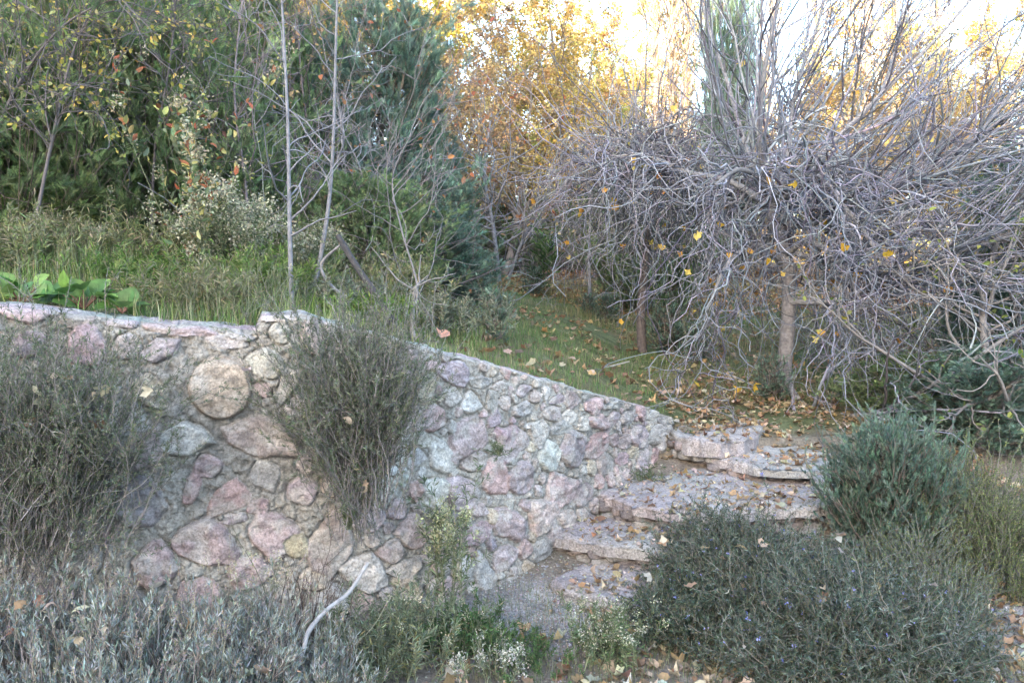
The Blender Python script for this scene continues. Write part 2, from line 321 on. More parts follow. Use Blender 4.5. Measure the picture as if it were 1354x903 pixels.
for a in [(385, 213, 46, 38, 0, 'm'), (435, 225, 38, 28, 20, 'r'), (493, 243, 84, 58, 5, 'v'), (418, 292, 44, 86, 5, 't'), (543, 328, 54, 64, 0, 'w'), (606, 326, 36, 64, 5, 'n'), (570, 268, 76, 36, 8, 'g'), (632, 284, 44, 32, 0, 'n'),
          (697, 295, 42, 38, 0, 'v'), (763, 303, 24, 38, 0, 'w'), (695, 350, 66, 44, 0, 'g'), (780, 362, 50, 40, 10, 'p'), (834, 326, 46, 46, 0, 'k'), (796, 322, 36, 32, 0, 'p'), (826, 372, 40, 42, 0, 'n'), (892, 340, 46, 42, 0, 'm'),
          (912, 383, 64, 48, 10, 'm'), (950, 336, 44, 26, 0, 'g'), (985, 372, 42, 38, 0, 'g'), (948, 368, 30, 26, 0, 'v'), (1050, 367, 28, 26, 0, 'w'), (1076, 374, 30, 22, 0, 'd'), (862, 390, 34, 44, 0, 'n'), (743, 412, 56, 64, 0, 'n'), (797, 403, 50, 44, 0, 'g'),
          (665, 440, 88, 88, 0, 'm'), (545, 425, 104, 112, 0, 'p'), (832, 460, 68, 102, 4, 'v'), (898, 452, 72, 70, -10, 'r'), (944, 437, 30, 38, 0, 'm'), (971, 440, 34, 42, 0, 'k'), (1008, 424, 42, 68, 0, 'v'), (1072, 402, 52, 30, 0, 'g'),
          (1048, 428, 30, 42, 0, 'n'), (1076, 446, 34, 60, 0, 'g'), (1104, 436, 30, 54, 0, 'n'), (765, 483, 60, 86, -8, 'w'), (918, 503, 54, 56, 0, 'k'), (965, 490, 32, 36, 0, 'm'), (992, 470, 28, 28, 0, 't'), (490, 398, 24, 38, 0, 'g'),
          (455, 484, 60, 84, 0, 'n'), (380, 490, 54, 64, 0, 'g'), (410, 440, 44, 50, 0, 'n'), (495, 490, 42, 38, 0, 'p'), (552, 500, 74, 54, 0, 'p'), (614, 540, 86, 116, -28, 'r'), (682, 550, 62, 96, 8, 'v'), (437, 592, 60, 88, 10, 'w'),
          (386, 585, 46, 54, 0, 'r'), (512, 592, 84, 96, 0, 'v'), (790, 572, 88, 92, 0, 'm'), (848, 590, 48, 64, 0, 'p'), (740, 648, 80, 96, -15, 'm'), (800, 655, 44, 54, 0, 'k'), (893, 552, 28, 44, 0, 'r'), (645, 680, 88, 86, 20, 'p'),
          (597, 655, 30, 42, 0, 't'), (545, 700, 88, 64, -8, 'm'), (380, 700, 86, 96, 20, 'm'), (677, 748, 42, 54, 0, 'r'), (620, 768, 60, 66, 0, 'p'), (726, 752, 60, 74, 0, 'g'), (768, 712, 54, 60, 10, 'p'), (566, 818, 50, 120, -24, 'w'),
          (505, 800, 54, 70, 0, 'n'), (455, 720, 60, 100, 10, 'k'), (470, 860, 80, 70, 0, 'm'), (640, 850, 60, 60, 0, 'g'), (350, 800, 80, 60, 0, 'g'), (330, 640, 60, 60, 0, 'm')]:
    stones.append((380 + a[0] / 2.15, 380 + a[1] / 2.15, a[2] / 2.15, a[3] / 2.15, a[4], a[5]))
recs = []
for (px, py, sw, sh, rot, c) in stones:
    s0, z0 = wall_sz(px, py); s1, _ = wall_sz(px + 1, py); _, z1 = wall_sz(px, py - 1)
    recs.append([s0, z0, sw * (s1 - s0) / 2 * 1.06, sh * (z1 - z0) / 2 * 1.06, -R_(rot), np.array(PALS[c]), 1])
kk = list('mmppvrggnnkkwt')
s430 = wall_sz(470, 500)[0]
for rad in [.085, .065, .05, .038, .028, .02]:
    for _ in range(2600):
        s0 = rg.uniform(0, LEN); t0 = np.interp(s0, sg, top); b0 = np.interp(s0, sg, bot); z0 = rg.uniform(b0, t0 - rad * .6)
        left = s0 < s430
        if left and rg.random() < (.55 if rad > .05 else .93): continue
        r = rad * rg.uniform(.9, 1.2); ok = True
        for e in recs:
            dx = (s0 - e[0]) / (e[2] + r); dz = (z0 - e[1]) / (e[3] + r * .85)
            if dx * dx + dz * dz < .90: ok = False; break
        if ok: recs.append([s0, z0, r, r * rg.uniform(.65, 1.0), rg.normal(0, .3), np.array(PALS[kk[rg.integers(len(kk))]]), 0])
wp = np.stack([Sf * 9, Zf * 9], -1); wn1 = fbm(wp, 3, 11); wn2 = fbm(wp + 40, 3, 12); fine = fbm(wp * 5, 4, 13); mid = fbm(wp * 1.6, 4, 14)
outd = np.full(Zf.shape, -1.); sid = np.full(Zf.shape, -1); best = np.full(Zf.shape, 0.); H = np.zeros(Zf.shape)
colf = np.zeros(Zf.shape + (3,))
for n_, (s0, z0, ra, rb, rot, c, big) in enumerate(recs):
    i0 = max(int((s0 - ra * 1.7) / ST), 0); i1 = min(int((s0 + ra * 1.7) / ST) + 1, nS)
    if i1 <= i0: continue
    sl = (slice(None), slice(i0, i1)); U = Sf[sl] - s0; W = Zf[sl] - z0
    rs = math.hypot(ra, rb)
    wa = .16 if n_ else .05; U = U + wn1[sl] * rs * wa; W = W + wn2[sl] * rs * wa
    cr, sr = math.cos(rot), math.sin(rot); a = (U * cr + W * sr) / ra; b = (-U * sr + W * cr) / rb
    r2 = np.random.default_rng(900 + n_); k = r2.integers(5, 8); th = np.sort(r2.uniform(0, 2 * np.pi, k) * .35 + np.arange(k) * 2 * np.pi / k); dd = r2.uniform(.78, 1.0, k)
    if n_ == 0: dd = dd * 0 + 1
    pol = np.max([(a * math.cos(t) + b * math.sin(t)) / d for t, d in zip(th, dd)], axis=0); el = np.hypot(a, b)
    rr_ = pol * .6 + el * .4 if n_ else el
    d = 1 - rr_; msk = (d > 0) & (d > best[sl])
    hh = min(.030, .010 + .19 * min(ra, rb)) * r2.uniform(.5, 1.2)
    if n_ == 0: hh = .055
    tl = r2.normal(0, .38, 2); hgt = hh * (sst(0, .12, d) * .8 + .2 * sst(0, .6, d)) + (a * tl[0] + b * tl[1]) * hh * sst(0, .3, d)
    fc = fbm(np.stack([a * 1.8 + n_ * 7, b * 1.8], -1), 3, 77) * hh * (.8 if n_ else .3)
    outd[sl] = np.maximum(outd[sl], d); best[sl] = np.where(msk, d, best[sl]); sid[sl] = np.where(msk, n_, sid[sl]); H[sl] = np.where(msk, hgt + fc * sst(0, .2, d), H[sl])
    cn = c * r2.uniform(.85, 1.18) * (1 + .018 * r2.normal(0, 1, 3)); lc = 1 + .55 * fbm(np.stack([a * 2.5 + n_ * 3, b * 4], -1), 4, 66)
    colf[sl] = np.where(msk[..., None], cn * lc[..., None], colf[sl])
mort = sid < 0
mc = np.array([.42, .39, .345]) * (1 + .25 * mid + .2 * fine)[..., None]
sm = (.55 * sst(-.05, .35, mid + .4 * wn2))[..., None]; colf = np.where(mort[..., None], mc, colf * (1 - sm) + mc * sm)
crumble = np.where(mort, .001 + .018 * mid + .011 * fine + .012 * fbm(wp * .5, 2, 41), .0035 * fine)
H = H + crumble
H = H - .019 * np.exp(-((outd + .035) / .05) ** 2) * np.clip(.5 + 1.6 * mid + 1.0 * wn1, 0, 1.4)
# buttress below the raised cap and slight bulges
sa, sb = wall_sz(343, 430)[0], wall_sz(404, 430)[0]
H = H + .05 * sst(sa - .03, sa + .03, Sf) * sst(sb + .10, sb, Sf) * sst(.6, 1.1, Zf) + .03 * fbm(np.stack([Sf * 1.5, Zf * 1.5], -1), 2, 50)
batter = .06 * (Zf - bot[None]); edge = .03 * sst(.985, 1.0, v) ** 2
lf = sst(s430 + .15, s430 - .1, Sf); H = H + lf * (mort * (.012 * mid + .008 * fine)); colf = colf * (1 + .30 * fbm(np.stack([Sf * 1.7, Zf * 2.6], -1), 4, 71))[..., None]
D = H - batter - edge
V1 = np.stack([bx[None] + nX[None] * D, by[None] + nY[None] * D, Zf], -1)
TB = 44; tb = (np.arange(1, TB + 1) / TB)[:, None] * .34
q = np.stack([np.broadcast_to(sg * 14, (TB, nS)), np.broadcast_to(tb * 14, (TB, nS))], -1); tn = fbm(q, 4, 60)
D2 = D[-1][None] - tb; Z2 = top[None] + .014 * sst(0, .06, tb) + .012 * tn * sst(0, .04, tb) - .25 * sst(.28, .34, tb)
V2 = np.stack([bx[None] + nX[None] * D2, by[None] + nY[None] * D2, Z2], -1)
capn = fbm(q * .35, 3, 61)[..., None]; C2 = np.array([.40, .38, .37]) * (1 + .25 * tn[..., None]) + np.array([.05, -.01, .02]) * np.clip(capn * 3, -1, 1)
VV = np.vstack([V1, V2]).reshape(-1, 3); CC = np.vstack([colf, C2]).reshape(-1, 3); NR = NZ + TB
fi = (np.arange(NR - 1)[:, None] * nS + np.arange(nS - 1)[None]); FF = np.stack([fi, fi + 1, fi + nS + 1, fi + nS], -1)
idf = np.full(fi.shape, -2); idf[:NZ - 1] = sid[:-1, :-1]; idf[NZ - 1:] = -3
def submesh(name, mask, mat, par):
    F = FF[mask]; u, inv = np.unique(F.ravel(), return_inverse=True); m = MB(); m.add(VV[u], inv.reshape(-1, 4), CC[u]); return m.build(name, mat, par, True)
wroot = thing('stone_wall', 'long curved retaining wall of pink and grey rubble set in mortar, sloping down to the steps', 'wall', (WXY[6, 0], WXY[6, 1], 0))
submesh('mortar', idf == -1, M_MORT, wroot)
submesh('coping', idf == -3, M_MORT, wroot)
named = {0: 'round tan boulder bulging from the mortar', 1: 'white streaked stone below the tan boulder', 43: 'upright ochre stone near the wall top'}
rest = idf >= 0
for k, lb in named.items():
    o = submesh('fieldstone', idf == k, M_STONE, wroot); o['label'] = lb; rest &= idf != k
submesh('stonework', rest, M_STONE, wroot)
# far end cheek of the wall
m = MB(); ec = VV.reshape(NR, nS, 3)[:, -1]; ec2 = ec.copy(); ec2[:, 2] = -.1
m.add(np.vstack([ec, ec2]), np.stack([np.arange(NR - 1), np.arange(1, NR), np.arange(NR + 1, 2 * NR), np.arange(NR, 2 * NR - 1)], 1), (.33, .32, .30)); m.build('wall_end', M_MORT, wroot)

# ------------------------------------------------------------------ steps
def slab(mb, outline, zt, th, seed, amp=.02, col=(.36, .33, .35), batter=.0, n=220, rings=26, srings=12):
    O = np.array(outline, float)[:, :2]; n0 = len(O)
    Pc = spline(np.column_stack([np.vstack([O, O[:1]]), np.zeros(n0 + 1)]), n + 1)[:-1, :2]; c = O.mean(0)
    rows = []; ng = np.linspace(0, 2 * np.pi, n, endpoint=False)
    rad = 1 + .035 * noise(np.column_stack([np.cos(ng) * 6, np.sin(ng) * 6]) + seed, seed) + .02 * noise(np.column_stack([np.cos(ng) * 18, np.sin(ng) * 18]) + seed, seed)
    Pc = c + (Pc - c) * rad[:, None]
    for r in np.linspace(.001, 1, rings):
        xy = c + (Pc - c) * r; z = np.full(n, zt) - .02 * sst(.93, 1.0, np.full(n, r)); rows.append(np.column_stack([xy, z]))
    for k in range(1, srings + 1):
        t = k / srings; xy = c + (Pc - c) * (1 - batter * t); rows.append(np.column_stack([xy, np.full(n, zt - .02 - th * t)]))
    V = np.stack(rows); q = V * 5
    out = np.concatenate([(Pc - c), np.zeros((n, 1))], 1); out = nrm(out)
    side = np.concatenate([np.zeros(rings), np.ones(srings)])[:, None, None]
    nz = fbm(q + seed, 4, seed); n2 = fbm(V * [9, 9, 9] + seed * 3, 4, seed + 1)
    V[..., 2] += amp * 1.3 * nz * (1 - side[..., 0]) + .6 * amp * fbm(V * 14, 4, seed) * (1 - .8 * side[..., 0])
    V += out[None] * side * (amp * 1.0 * n2)[..., None]
    R = len(V); a = (np.arange(R - 1)[:, None] * n); i = np.arange(n)[None]; j = (i + 1) % n
    F = np.stack([a + i, a + j, a + n + j, a + n + i], -1).reshape(-1, 4)[:, ::-1]
    cc = np.array(col) * (1 + .25 * fbm(V * 4, 4, seed + 5))[..., None] + np.array([.02, .0, .01]) * np.clip(fbm(V * 2.5, 2, seed + 7) * 3, -1, 1)[..., None]
    mb.add(V.reshape(-1, 3), F, cc.reshape(-1, 3))
def ol(pts, z): return [onz(px, py, z)[:2] for px, py in pts]
stp = thing('stone_steps', 'worn mauve stone steps with fallen leaves rising beside the rubble wall', 'steps', (.9, 4.9, 0))
SL = [([(728, 764), (765, 745), (800, 738), (860, 735), (890, 765), (850, 792), (785, 788), (745, 778)], .085, .12, (.34, .32, .31), .022),
      ([(725, 703), (790, 716), (870, 724), (945, 728), (1010, 700), (960, 672), (850, 664), (765, 678)], .225, .06, (.38, .35, .34), .02),
      ([(790, 650), (850, 668), (925, 675), (1010, 672), (1110, 662), (1140, 620), (1060, 588), (900, 580), (840, 600)], .36, .05, (.40, .37, .36), .024),
      ([(868, 588), (930, 600), (1000, 615), (1100, 615), (1130, 590), (1090, 566), (1000, 556), (890, 560)], .475, .055, (.42, .39, .38), .026),
      ([(868, 556), (905, 578), (960, 582), (1008, 568), (1005, 545), (940, 535), (880, 538)], .60, .11, (.40, .37, .36), .03)]
for k, (o_, z, th, c, am) in enumerate(SL):
    m = MB(); slab(m, ol(o_, z), z, th, 11 + k, am, c); m.build('step_slab', M_SLAB, stp, True)
# risers: rough stones packed below the treads
rg = np.random.default_rng(8)
def rock(mb, c, r, seed, col, n=18):
    th = np.linspace(0, np.pi, n)[:, None]; ph = np.linspace(0, 2 * np.pi, 2 * n, endpoint=False)[None]
    d = np.stack([np.sin(th) * np.cos(ph), np.sin(th) * np.sin(ph), np.cos(th) * np.ones_like(ph)], -1)
    s = np.sign(d) * np.abs(d) ** .62; rr_ = 1 + .28 * fbm(d * 1.6 + seed, 4, seed)
    V = np.array(c) + s * np.array(r) * rr_[..., None]; R, C = d.shape[:2]; a = (np.arange(R - 1)[:, None] * C); i = np.arange(C)[None]; j = (i + 1) % C
    mb.add(V.reshape(-1, 3), np.stack([a + i, a + C + i, a + C + j, a + j], -1).reshape(-1, 4), (np.array(col) * (1 + .25 * fbm(d * 3, 3, seed))[..., None]).reshape(-1, 3))
for k, (edge_, z0) in enumerate([([(750, 704), (800, 715), (880, 722), (950, 722)], .225), ([(806, 655), (860, 668), (930, 674), (1010, 670), (1100, 660)], .36), ([(915, 595), (1005, 613), (1096, 613)], .475), ([(885, 563), (905, 576), (960, 580), (1004, 566)], .6)]):
    e = np.array([list(onz(a, b, z0)) for a, b in edge_]); pth = spline(e, 40); m = MB()
    ln = np.linalg.norm(np.diff(pth, axis=0), axis=1).sum(); nn = int(ln / .13)
    for row in range(2):
        for j in range(nn + 1):
            p = pth[min(int((j + .5 * row) / nn * 39), 39)] + rg.normal(0, .006, 3); 
            rock(m, (p[0], p[1] + .055, z0 - .085 - row * .062), (.07 * rg.uniform(.8, 1.25), .06, .037), int(rg.integers(1, 9999)), np.array(PALS[list('dgpgdd')[rg.integers(6)]]) * .8)
    m.build('riser', M_STONE, stp, True)
m = MB()
for (px, py, z, r) in [(1062, 672, .26, (.15, .12, .10)), (1092, 640, .36, (.10, .10, .07)), (1050, 700, .16, (.16, .12, .09))]:
    rock(m, onz(px, py, z), r, px, (.36, .36, .38), 30)
m.build('flank_stone', M_SLAB, stp, True)

# ------------------------------------------------------------------ shrub builders
OL = [(.072, .090, .045), (.10, .115, .06), (.13, .135, .085), (.055, .07, .04)]
def needled(rg, P, n, ln, wd, ang, cols, t=(.25, 1), mb=None, jit=.2):
    mb = mb or MB(); p, T, _ = along(rg, P, n, t); d = tilt(rg, T, ang, 14)
    L = rg.uniform(.7, 1.3, n) * ln
    inst(mb, *NEEDLE, p, d, rdir(rg, n), np.column_stack([L, np.full(n, wd) * rg.uniform(.8, 1.3, n), L]), pal(rg, n, cols, jit)); return mb
def fan_shrub(loc, label, cat, seed, base_w, n, L, lean, spread, cols, name='rosemary_shrub', stem=(.19, .17, .17), npn=150, nl=.019, nw=.0034, group=None, flowers=0, tr=(0, 0, .4), rad=.0024, wob=.5, lift=0, flat=1., tn=(.02, 1), wd=None):
    """many thin stems fanning up from a narrow base and set with needles"""
    rg = np.random.default_rng(seed); root = thing(name, label, cat, loc, group)
    b = np.array(loc) + rg.normal(0, 1, (n, 3)) * np.array(base_w); th = rg.normal(0, 1, (n, 3)) * np.array(spread)
    d0 = nrm(np.array(lean) + th); LL = np.clip(rg.normal(L, L * .22, n), L * .35, L * 1.5); K = 9; p = b; out = [p]; d = d0
    for k in range(1, K):
        d = nrm(d + np.array(tr) / K + rg.normal(0, wob / math.sqrt(K), (n, 3))); p = p + d * LL[:, None] / (K - 1); out.append(p)
    P = np.stack(out, 1); m = MB(); tubes(m, P, np.linspace(rad, rad * .4, K)[None].repeat(n, 0), 3, stem, rg, .3)
    Q, Rq = grow(rg, P, np.full(P.shape[:2], rad * .7), int(n * 2.2), (.3, .95), (28, 10), (L * .3, L * .1), 5, tr, wob, .8, .5, .0008)
    tubes(m, Q, Rq, 3, stem, rg, .3); m.build('stems', M_TWIG, root)
    A = needled(rg, Q, int(n * npn * .75), nl, nw, 38, cols, (.1, 1)); needled(rg, P, int(n * npn * .5), nl, nw, 38, cols, tn, A); fo = A.build('foliage', M_HERB, root)
    if flowers:
        pf, T, _ = along(rg, Q, flowers, (.6, 1)); m = MB()
        for k in range(4): inst(m, *LEAF, pf, tilt(rg, T, 60, 20), rdir(rg, flowers), rg.uniform(.006, .010, flowers), pal(rg, flowers, [(.22, .24, .62), (.32, .33, .70)], .1))
        under(m.build('flowers', M_LEAF, root), fo)
    return root
DULL = [(.11, .13, .075), (.14, .165, .095), (.20, .205, .14), (.11, .155, .075), (.25, .24, .20)]
p = at(478, 690, 3.62)
fan_shrub(p + [0, 0, .16], 'tall upright rosemary shrub sprouting from the middle of the rubble wall', 'shrub', 21, (.075, .025, .13), 380, .62, (-.03, -.08, 1), (.17, .07, .12), DULL, tr=(0, -.05, .45))
p = at(40, 700, 3.24)
fan_shrub(p, 'broad rosemary shrub covering the left end of the rubble wall', 'shrub', 22, (.17, .04, .13), 430, .60, (.24, -.06, 1), (.30, .07, .2), DULL, tr=(.1, -.05, .5))

# low mounded rosemary at lower right
RM = [(.055, .09, .06), (.08, .115, .08), (.12, .155, .125), (.19, .23, .20), (.035, .055, .03), (.14, .14, .08)]
def mound(center, rx, ry, h, n, L, label, seed, cols, name='rosemary_shrub', cat='shrub', stem=(.15, .135, .12), nl=.023, nw=.0040, per=66, flowers=0, group=None, up=(.0, .0, .6), wob=1.15, rad=.0026, mat=None, lv=.022):
    rg = np.random.default_rng(seed); c = np.array(center); root = thing(name, label, cat, c, group)
    u = rg.uniform(0, 1, n) ** .5; a = rg.uniform(0, 2 * np.pi, n); dx, dy = u * np.cos(a), u * np.sin(a)
    x = c[0] + dx * rx; y = c[1] + dy * ry; bump = 1 + 1.1 * fbm(np.stack([x * 4, y * 4], -1), 2, seed)
    z = ground_z(x, y) + h * np.sqrt(np.clip(1 - u ** 2, 0, 1)) * rg.uniform(.15, .9, n) * bump - .02
    d = nrm(np.column_stack([dx * .9, dy * .9, np.zeros(n)]) + np.array(up) + rg.normal(0, .3, (n, 3))); LL = np.clip(rg.normal(L, L * .3, n), L * .3, L * 1.8); K = 8
    p = np.column_stack([x, y, z]); p = p - d * LL[:, None] * .3; out = [p]
    for k in range(1, K):
        d = nrm(d + np.array([0, 0, .3]) / K + rg.normal(0, wob / math.sqrt(K), (n, 3))); p = p + d * LL[:, None] / (K - 1); out.append(p)
    P = np.stack(out, 1); m = MB(); tubes(m, P, np.linspace(rad, rad * .4, K)[None].repeat(n, 0), 3, stem, rg, .3)
    # woody legs joining the mound to its root
    nb = 26; bb = np.repeat(np.array([[c[0], c[1], float(ground_z(c[0], c[1]))]]), nb, 0) + rg.normal(0, .03, (nb, 3)) * [1, 1, 0]; e = P[rg.integers(0, n, nb), 0]; t = np.linspace(0, 1, 8)[None, :, None]
    tubes(m, bb[:, None] * (1 - t) + e[:, None] * t + np.array([0, 0, .25]) * h * t * (1 - t), np.linspace(.008, .003, 8)[None].repeat(nb, 0), 4, stem, rg); m.build('stems', M_TWIG, root)
    A = needled(rg, P, n * per, nl, nw, 40, cols, (.1, 1)); fo = A.build('foliage', mat or M_HERB, root)
    if flowers:
        pf, T, _ = along(rg, P, flowers, (.7, 1)); m = MB()
        for k in range(4): inst(m, *LEAF, pf + rg.normal(0, .003, pf.shape), tilt(rg, T, 60, 20), rdir(rg, flowers), rg.uniform(.009, .014, flowers), pal(rg, flowers, [(.22, .25, .62), (.36, .37, .72)], .1))
        under(m.build('flowers', M_LEAF, root), fo)
    return root
c = gp(1000, 4.22); mound(c, .48, .48, .30, 1800, .30, 'dark low rosemary mound with small blue flowers crowding the lower steps', 31, RM, flowers=260)
c = gp(1110, 3.62); mound(c, .64, .58, .32, 2200, .30, 'wide grey green rosemary mound spreading across the lower right foreground', 32, RM, flowers=160)
c = gp(905, 3.8); mound(c, .22, .3, .22, 500, .22, 'small dark rosemary clump at the left toe of the low mounds', 33, RM[:3] + RM[4:], flowers=60)
YG = [(.13, .17, .06), (.18, .22, .08), (.25, .27, .12), (.09, .13, .05)]
c = gp(1295, 4.6); mound(c, .40, .55, .58, 1400, .30, 'yellow green heathery shrub beside the path at the right edge', 34, YG, name='heathery_shrub', up=(0, 0, 1.4), wob=.4, nl=.014)
c = gp(1215, 4.1); mound(c, .30, .35, .34, 600, .26, 'dull grey twiggy shrub between the juniper and the rosemary mound', 35, RM[1:4] + YG[:2], name='twiggy_shrub', up=(0, 0, 1.1), wob=.5, nl=.014)

# grey lavender bed in front of the left wall
LV = [(.28, .31, .28), (.35, .38, .34), (.22, .25, .22), (.44, .46, .43), (.18, .20, .13), (.26, .22, .18)]
def lavender(loc, label, seed, h=.42, r=.30, n=150, group='grey lavender bushes below the wall'):
    rg = np.random.default_rng(seed); root = thing('lavender_bush', label, 'shrub', loc, group); c = np.array(loc)
    a = rg.uniform(0, 2 * np.pi, n); u = rg.uniform(0, 1, n) ** .6
    b = c + np.column_stack([np.cos(a) * u * r * .3, np.sin(a) * u * r * .3, np.zeros(n)]); d = nrm(np.column_stack([np.cos(a) * u * .95, np.sin(a) * u * .95, np.ones(n)]) + rg.normal(0, .12, (n, 3)))
    LL = rg.normal(h, h * .28, n); K = 7; p = b; out = [p]
    for k in range(1, K): d = nrm(d + [0, 0, .9 / K] + rg.normal(0, .16, (n, 3))); p = p + d * LL[:, None] / (K - 1); out.append(p)
    P = np.stack(out, 1); m = MB(); tubes(m, P, np.linspace(.004, .0016, K)[None].repeat(n, 0), 3, (.20, .17, .16), rg, .3)
    Q, Rq = grow(rg, P, np.full(P.shape[:2], .002), n * 4, (.4, 1), (32, 10), (.085, .025), 5, (0, 0, 1.2), .25, .8, .5, .0009); tubes(m, Q, Rq, 3, (.24, .2, .17), rg, .3); m.build('stems', M_TWIG, root)
    A = MB(); N = len(Q) * 17; pp, T, _ = along(rg, Q, N, (.5, 1)); L = rg.uniform(.016, .034, N)
    inst(A, *NEEDLE, pp, tilt(rg, T, 26, 12), rdir(rg, N), np.column_stack([L, rg.uniform(.004, .0065, N), L]), pal(rg, N, LV, .18)); A.build('foliage', M_HERB, root)
    m = MB(); ns = 24; S_, Rs = grow(rg, P, np.full(P.shape[:2], .0012), ns, (.7, 1), (15, 10), (.22, .06), 6, (0, 0, .6), .3, .8, .7, .0008); tubes(m, S_, Rs, 3, (.36, .33, .24), rg, .2)
    N = ns * 26; pp, T, _ = along(rg, S_, N, (.78, 1)); inst(m, *NEEDLE, pp, tilt(rg, T, 45, 15), rdir(rg, N), np.column_stack([np.full(N, .009), np.full(N, .004), np.full(N, .009)]), pal(rg, N, [(.42, .36, .25), (.30, .24, .26)], .2)); m.build('seed_stalks', M_DRY, root)
    return root
lavs = [(20, 3.02, .36, 'tall lavender bush at the left frame edge against the wall'), (120, 2.98, .30, 'lavender bush with a shrivelled leaf, second from the left edge'),
        (225, 3.05, .26, 'lavender bush below the white streaked wall stone'), (318, 3.1, .24, 'lavender bush in front of the dried cream flower head'),
        (60, 2.68, .34, 'foreground lavender bush cut by the lower left picture corner'), (185, 2.66, .30, 'foreground lavender bush with pale silvery shoots at bottom left'),
        (300, 2.72, .27, 'foreground lavender bush left of the tan leaves and pale stick'), (400, 2.86, .20, 'small dark lavender bush behind the pale curved stick'), (-60, 2.9, .36, 'lavender bush mostly outside the left frame edge'),
        (130, 2.40, .28, 'nearest lavender bush along the bottom left frame edge')]
for k, (px, Yv, h, lb) in enumerate(lavs): lavender(gp(px, Yv), lb, 60 + k, h, .26, 105)

# ------------------------------------------------------------------ conifers
CG = [(.155, .225, .10), (.205, .285, .13), (.28, .35, .16), (.11, .165, .075)]
CB = [(.125, .195, .145), (.165, .25, .19), (.22, .31, .24), (.09, .15, .105)]
def conifer(label, seed, H, W, cols, loc=(0, 0, 0), n=300, per=60, sl=.11, env=(1.6, 2.0), up=.7, qn=5, name='juniper_tree', cat='conifer', group=None, base=.03, trunk_r=.05, bark=(.16, .13, .11), bare=.25):
    rg = np.random.default_rng(seed); root = thing(name, label, cat, (0, 0, 0), group)
    nt_ = 3; TP = np.stack([spline([(rg.normal(0, .03), rg.normal(0, .03), -.1), (rg.normal(0, .05 * W), rg.normal(0, .05 * W), H * .4), (rg.normal(0, .12 * W), rg.normal(0, .12 * W), H * .92)], 16) for _ in range(nt_)])
    TR = np.linspace(trunk_r, trunk_r * .15, 16)[None].repeat(nt_, 0); m = MB(); tubes(m, TP, TR, 7, bark, rg); m.build('trunk', M_BARK, root, True)
    h = base + (1 - base) * rg.uniform(0, 1, n) ** .9; a = rg.uniform(0, 2 * np.pi, n)
    lump = 1 + .34 * noise(np.column_stack([np.cos(a) * 1.6, np.sin(a) * 1.6, h * 4]) + seed, seed) + .18 * rg.normal(0, 1, n)
    R0 = W * np.clip(1 - h ** env[0], 0.02, 1) ** (1 / env[1]) * lump * (.75 + .25 * sst(0, .15, h))
    ti = rg.integers(0, nt_, n); tk = np.clip((h * .8 * 15).astype(int), 0, 15); b = TP[ti, tk] * [1, 1, 0] + np.column_stack([np.zeros(n), np.zeros(n), np.clip(h - up * R0 / H * .55, .02, 1) * H])
    e = np.column_stack([np.cos(a) * R0, np.sin(a) * R0, h * H + .38 * R0]); t = np.linspace(0, 1, 7)[None, :, None]
    P = b[:, None] * (1 - t) + e[:, None] * t; P[..., 2] -= (.22 * R0[:, None]) * (np.sin(np.pi * t[..., 0])) ; P += rg.normal(0, .012 * W, P.shape)
    m = MB(); tubes(m, P, np.linspace(.012, .003, 7)[None].repeat(n, 0), 3, bark, rg, .3); 
    Q, Rq = grow(rg, P, np.full(P.shape[:2], .004), n * qn, (.35, 1), (36, 12), (.30 * W ** .5, .09), 6, (0, 0, .9), .5, .8, .5, .002); tubes(m, Q, Rq, 3, bark, rg, .3); m.build('branches', M_TWIG, root)
    A = MB(); N = n * per
    for k, sp in enumerate(SPRAYS):
        Nk = N // 3; pp, T, ix = along(rg, Q, Nk, (bare, 1)); L = rg.uniform(.6, 1.3, Nk) * sl
        cb = pal(rg, len(Q), cols, .22)[ix] * np.exp(rg.normal(0, .12, (Nk, 1)))
        inst(A, *sp, pp, nrm(tilt(rg, T, 30, 14) + [0, 0, .25]), rdir(rg, Nk), L, cb)
    A.build('crown', M_CON, root); return root
proto = {}
proto['dome'] = conifer('large rounded blue green juniper in front of the golden trees', 101, 3.2, 1.05, CB, n=380, per=75, sl=.12, env=(2.4, 2.0))
put(proto['dome'], gp(505, 9.6, -.1))
proto['wide'] = conifer('broad dark green juniper overhanging the grass bank at upper left', 102, 2.9, 1.35, CG, n=460, per=75, sl=.12, env=(2.2, 1.8))
put(proto['wide'], gp(85, 7.0, -.1), .4)
bush = conifer('feathery blue green juniper bush beside the top of the rosemary mounds', 103, .82, .40, CB, n=360, qn=4, per=210, sl=.034, env=(2.6, 2.2), name='juniper_bush', trunk_r=.02, bare=.1)
put(bush, gp(1180, 4.7, -.03), 0, (.78, .78, .86))
def dj(src, px, Yv, rz, sc, label, dz=-.1): return dup(proto[src], gp(px, Yv, dz), rz, sc, label, 'junipers on the bank and behind the lawn')
for k in proto: proto[k]['group'] = 'junipers on the bank and behind the lawn'
dj('wide', 215, 6.6, 1.2, (.66, .6, .66), 'low dark green juniper just above the grass left of the pale seeding shrub')
dj('wide', 320, 8.4, 2.2, (.75, .75, 1.0), 'green juniper behind the tall bare sapling')
dj('wide', -30, 9.5, 3.0, (1.3, 1.2, 1.5), 'tall juniper behind the upper left corner')
dj('wide', 190, 10.5, 4.1, (1.0, 1.0, 1.4), 'tall grey green juniper behind the two bank junipers')
dj('wide', 390, 13.5, .9, (.75, .75, .8), 'tall greyish juniper filling the gap left of the large rounded juniper')
dj('dome', 560, 8.6, 2.5, (.5, .5, .42), 'low juniper at the foot of the large rounded juniper')
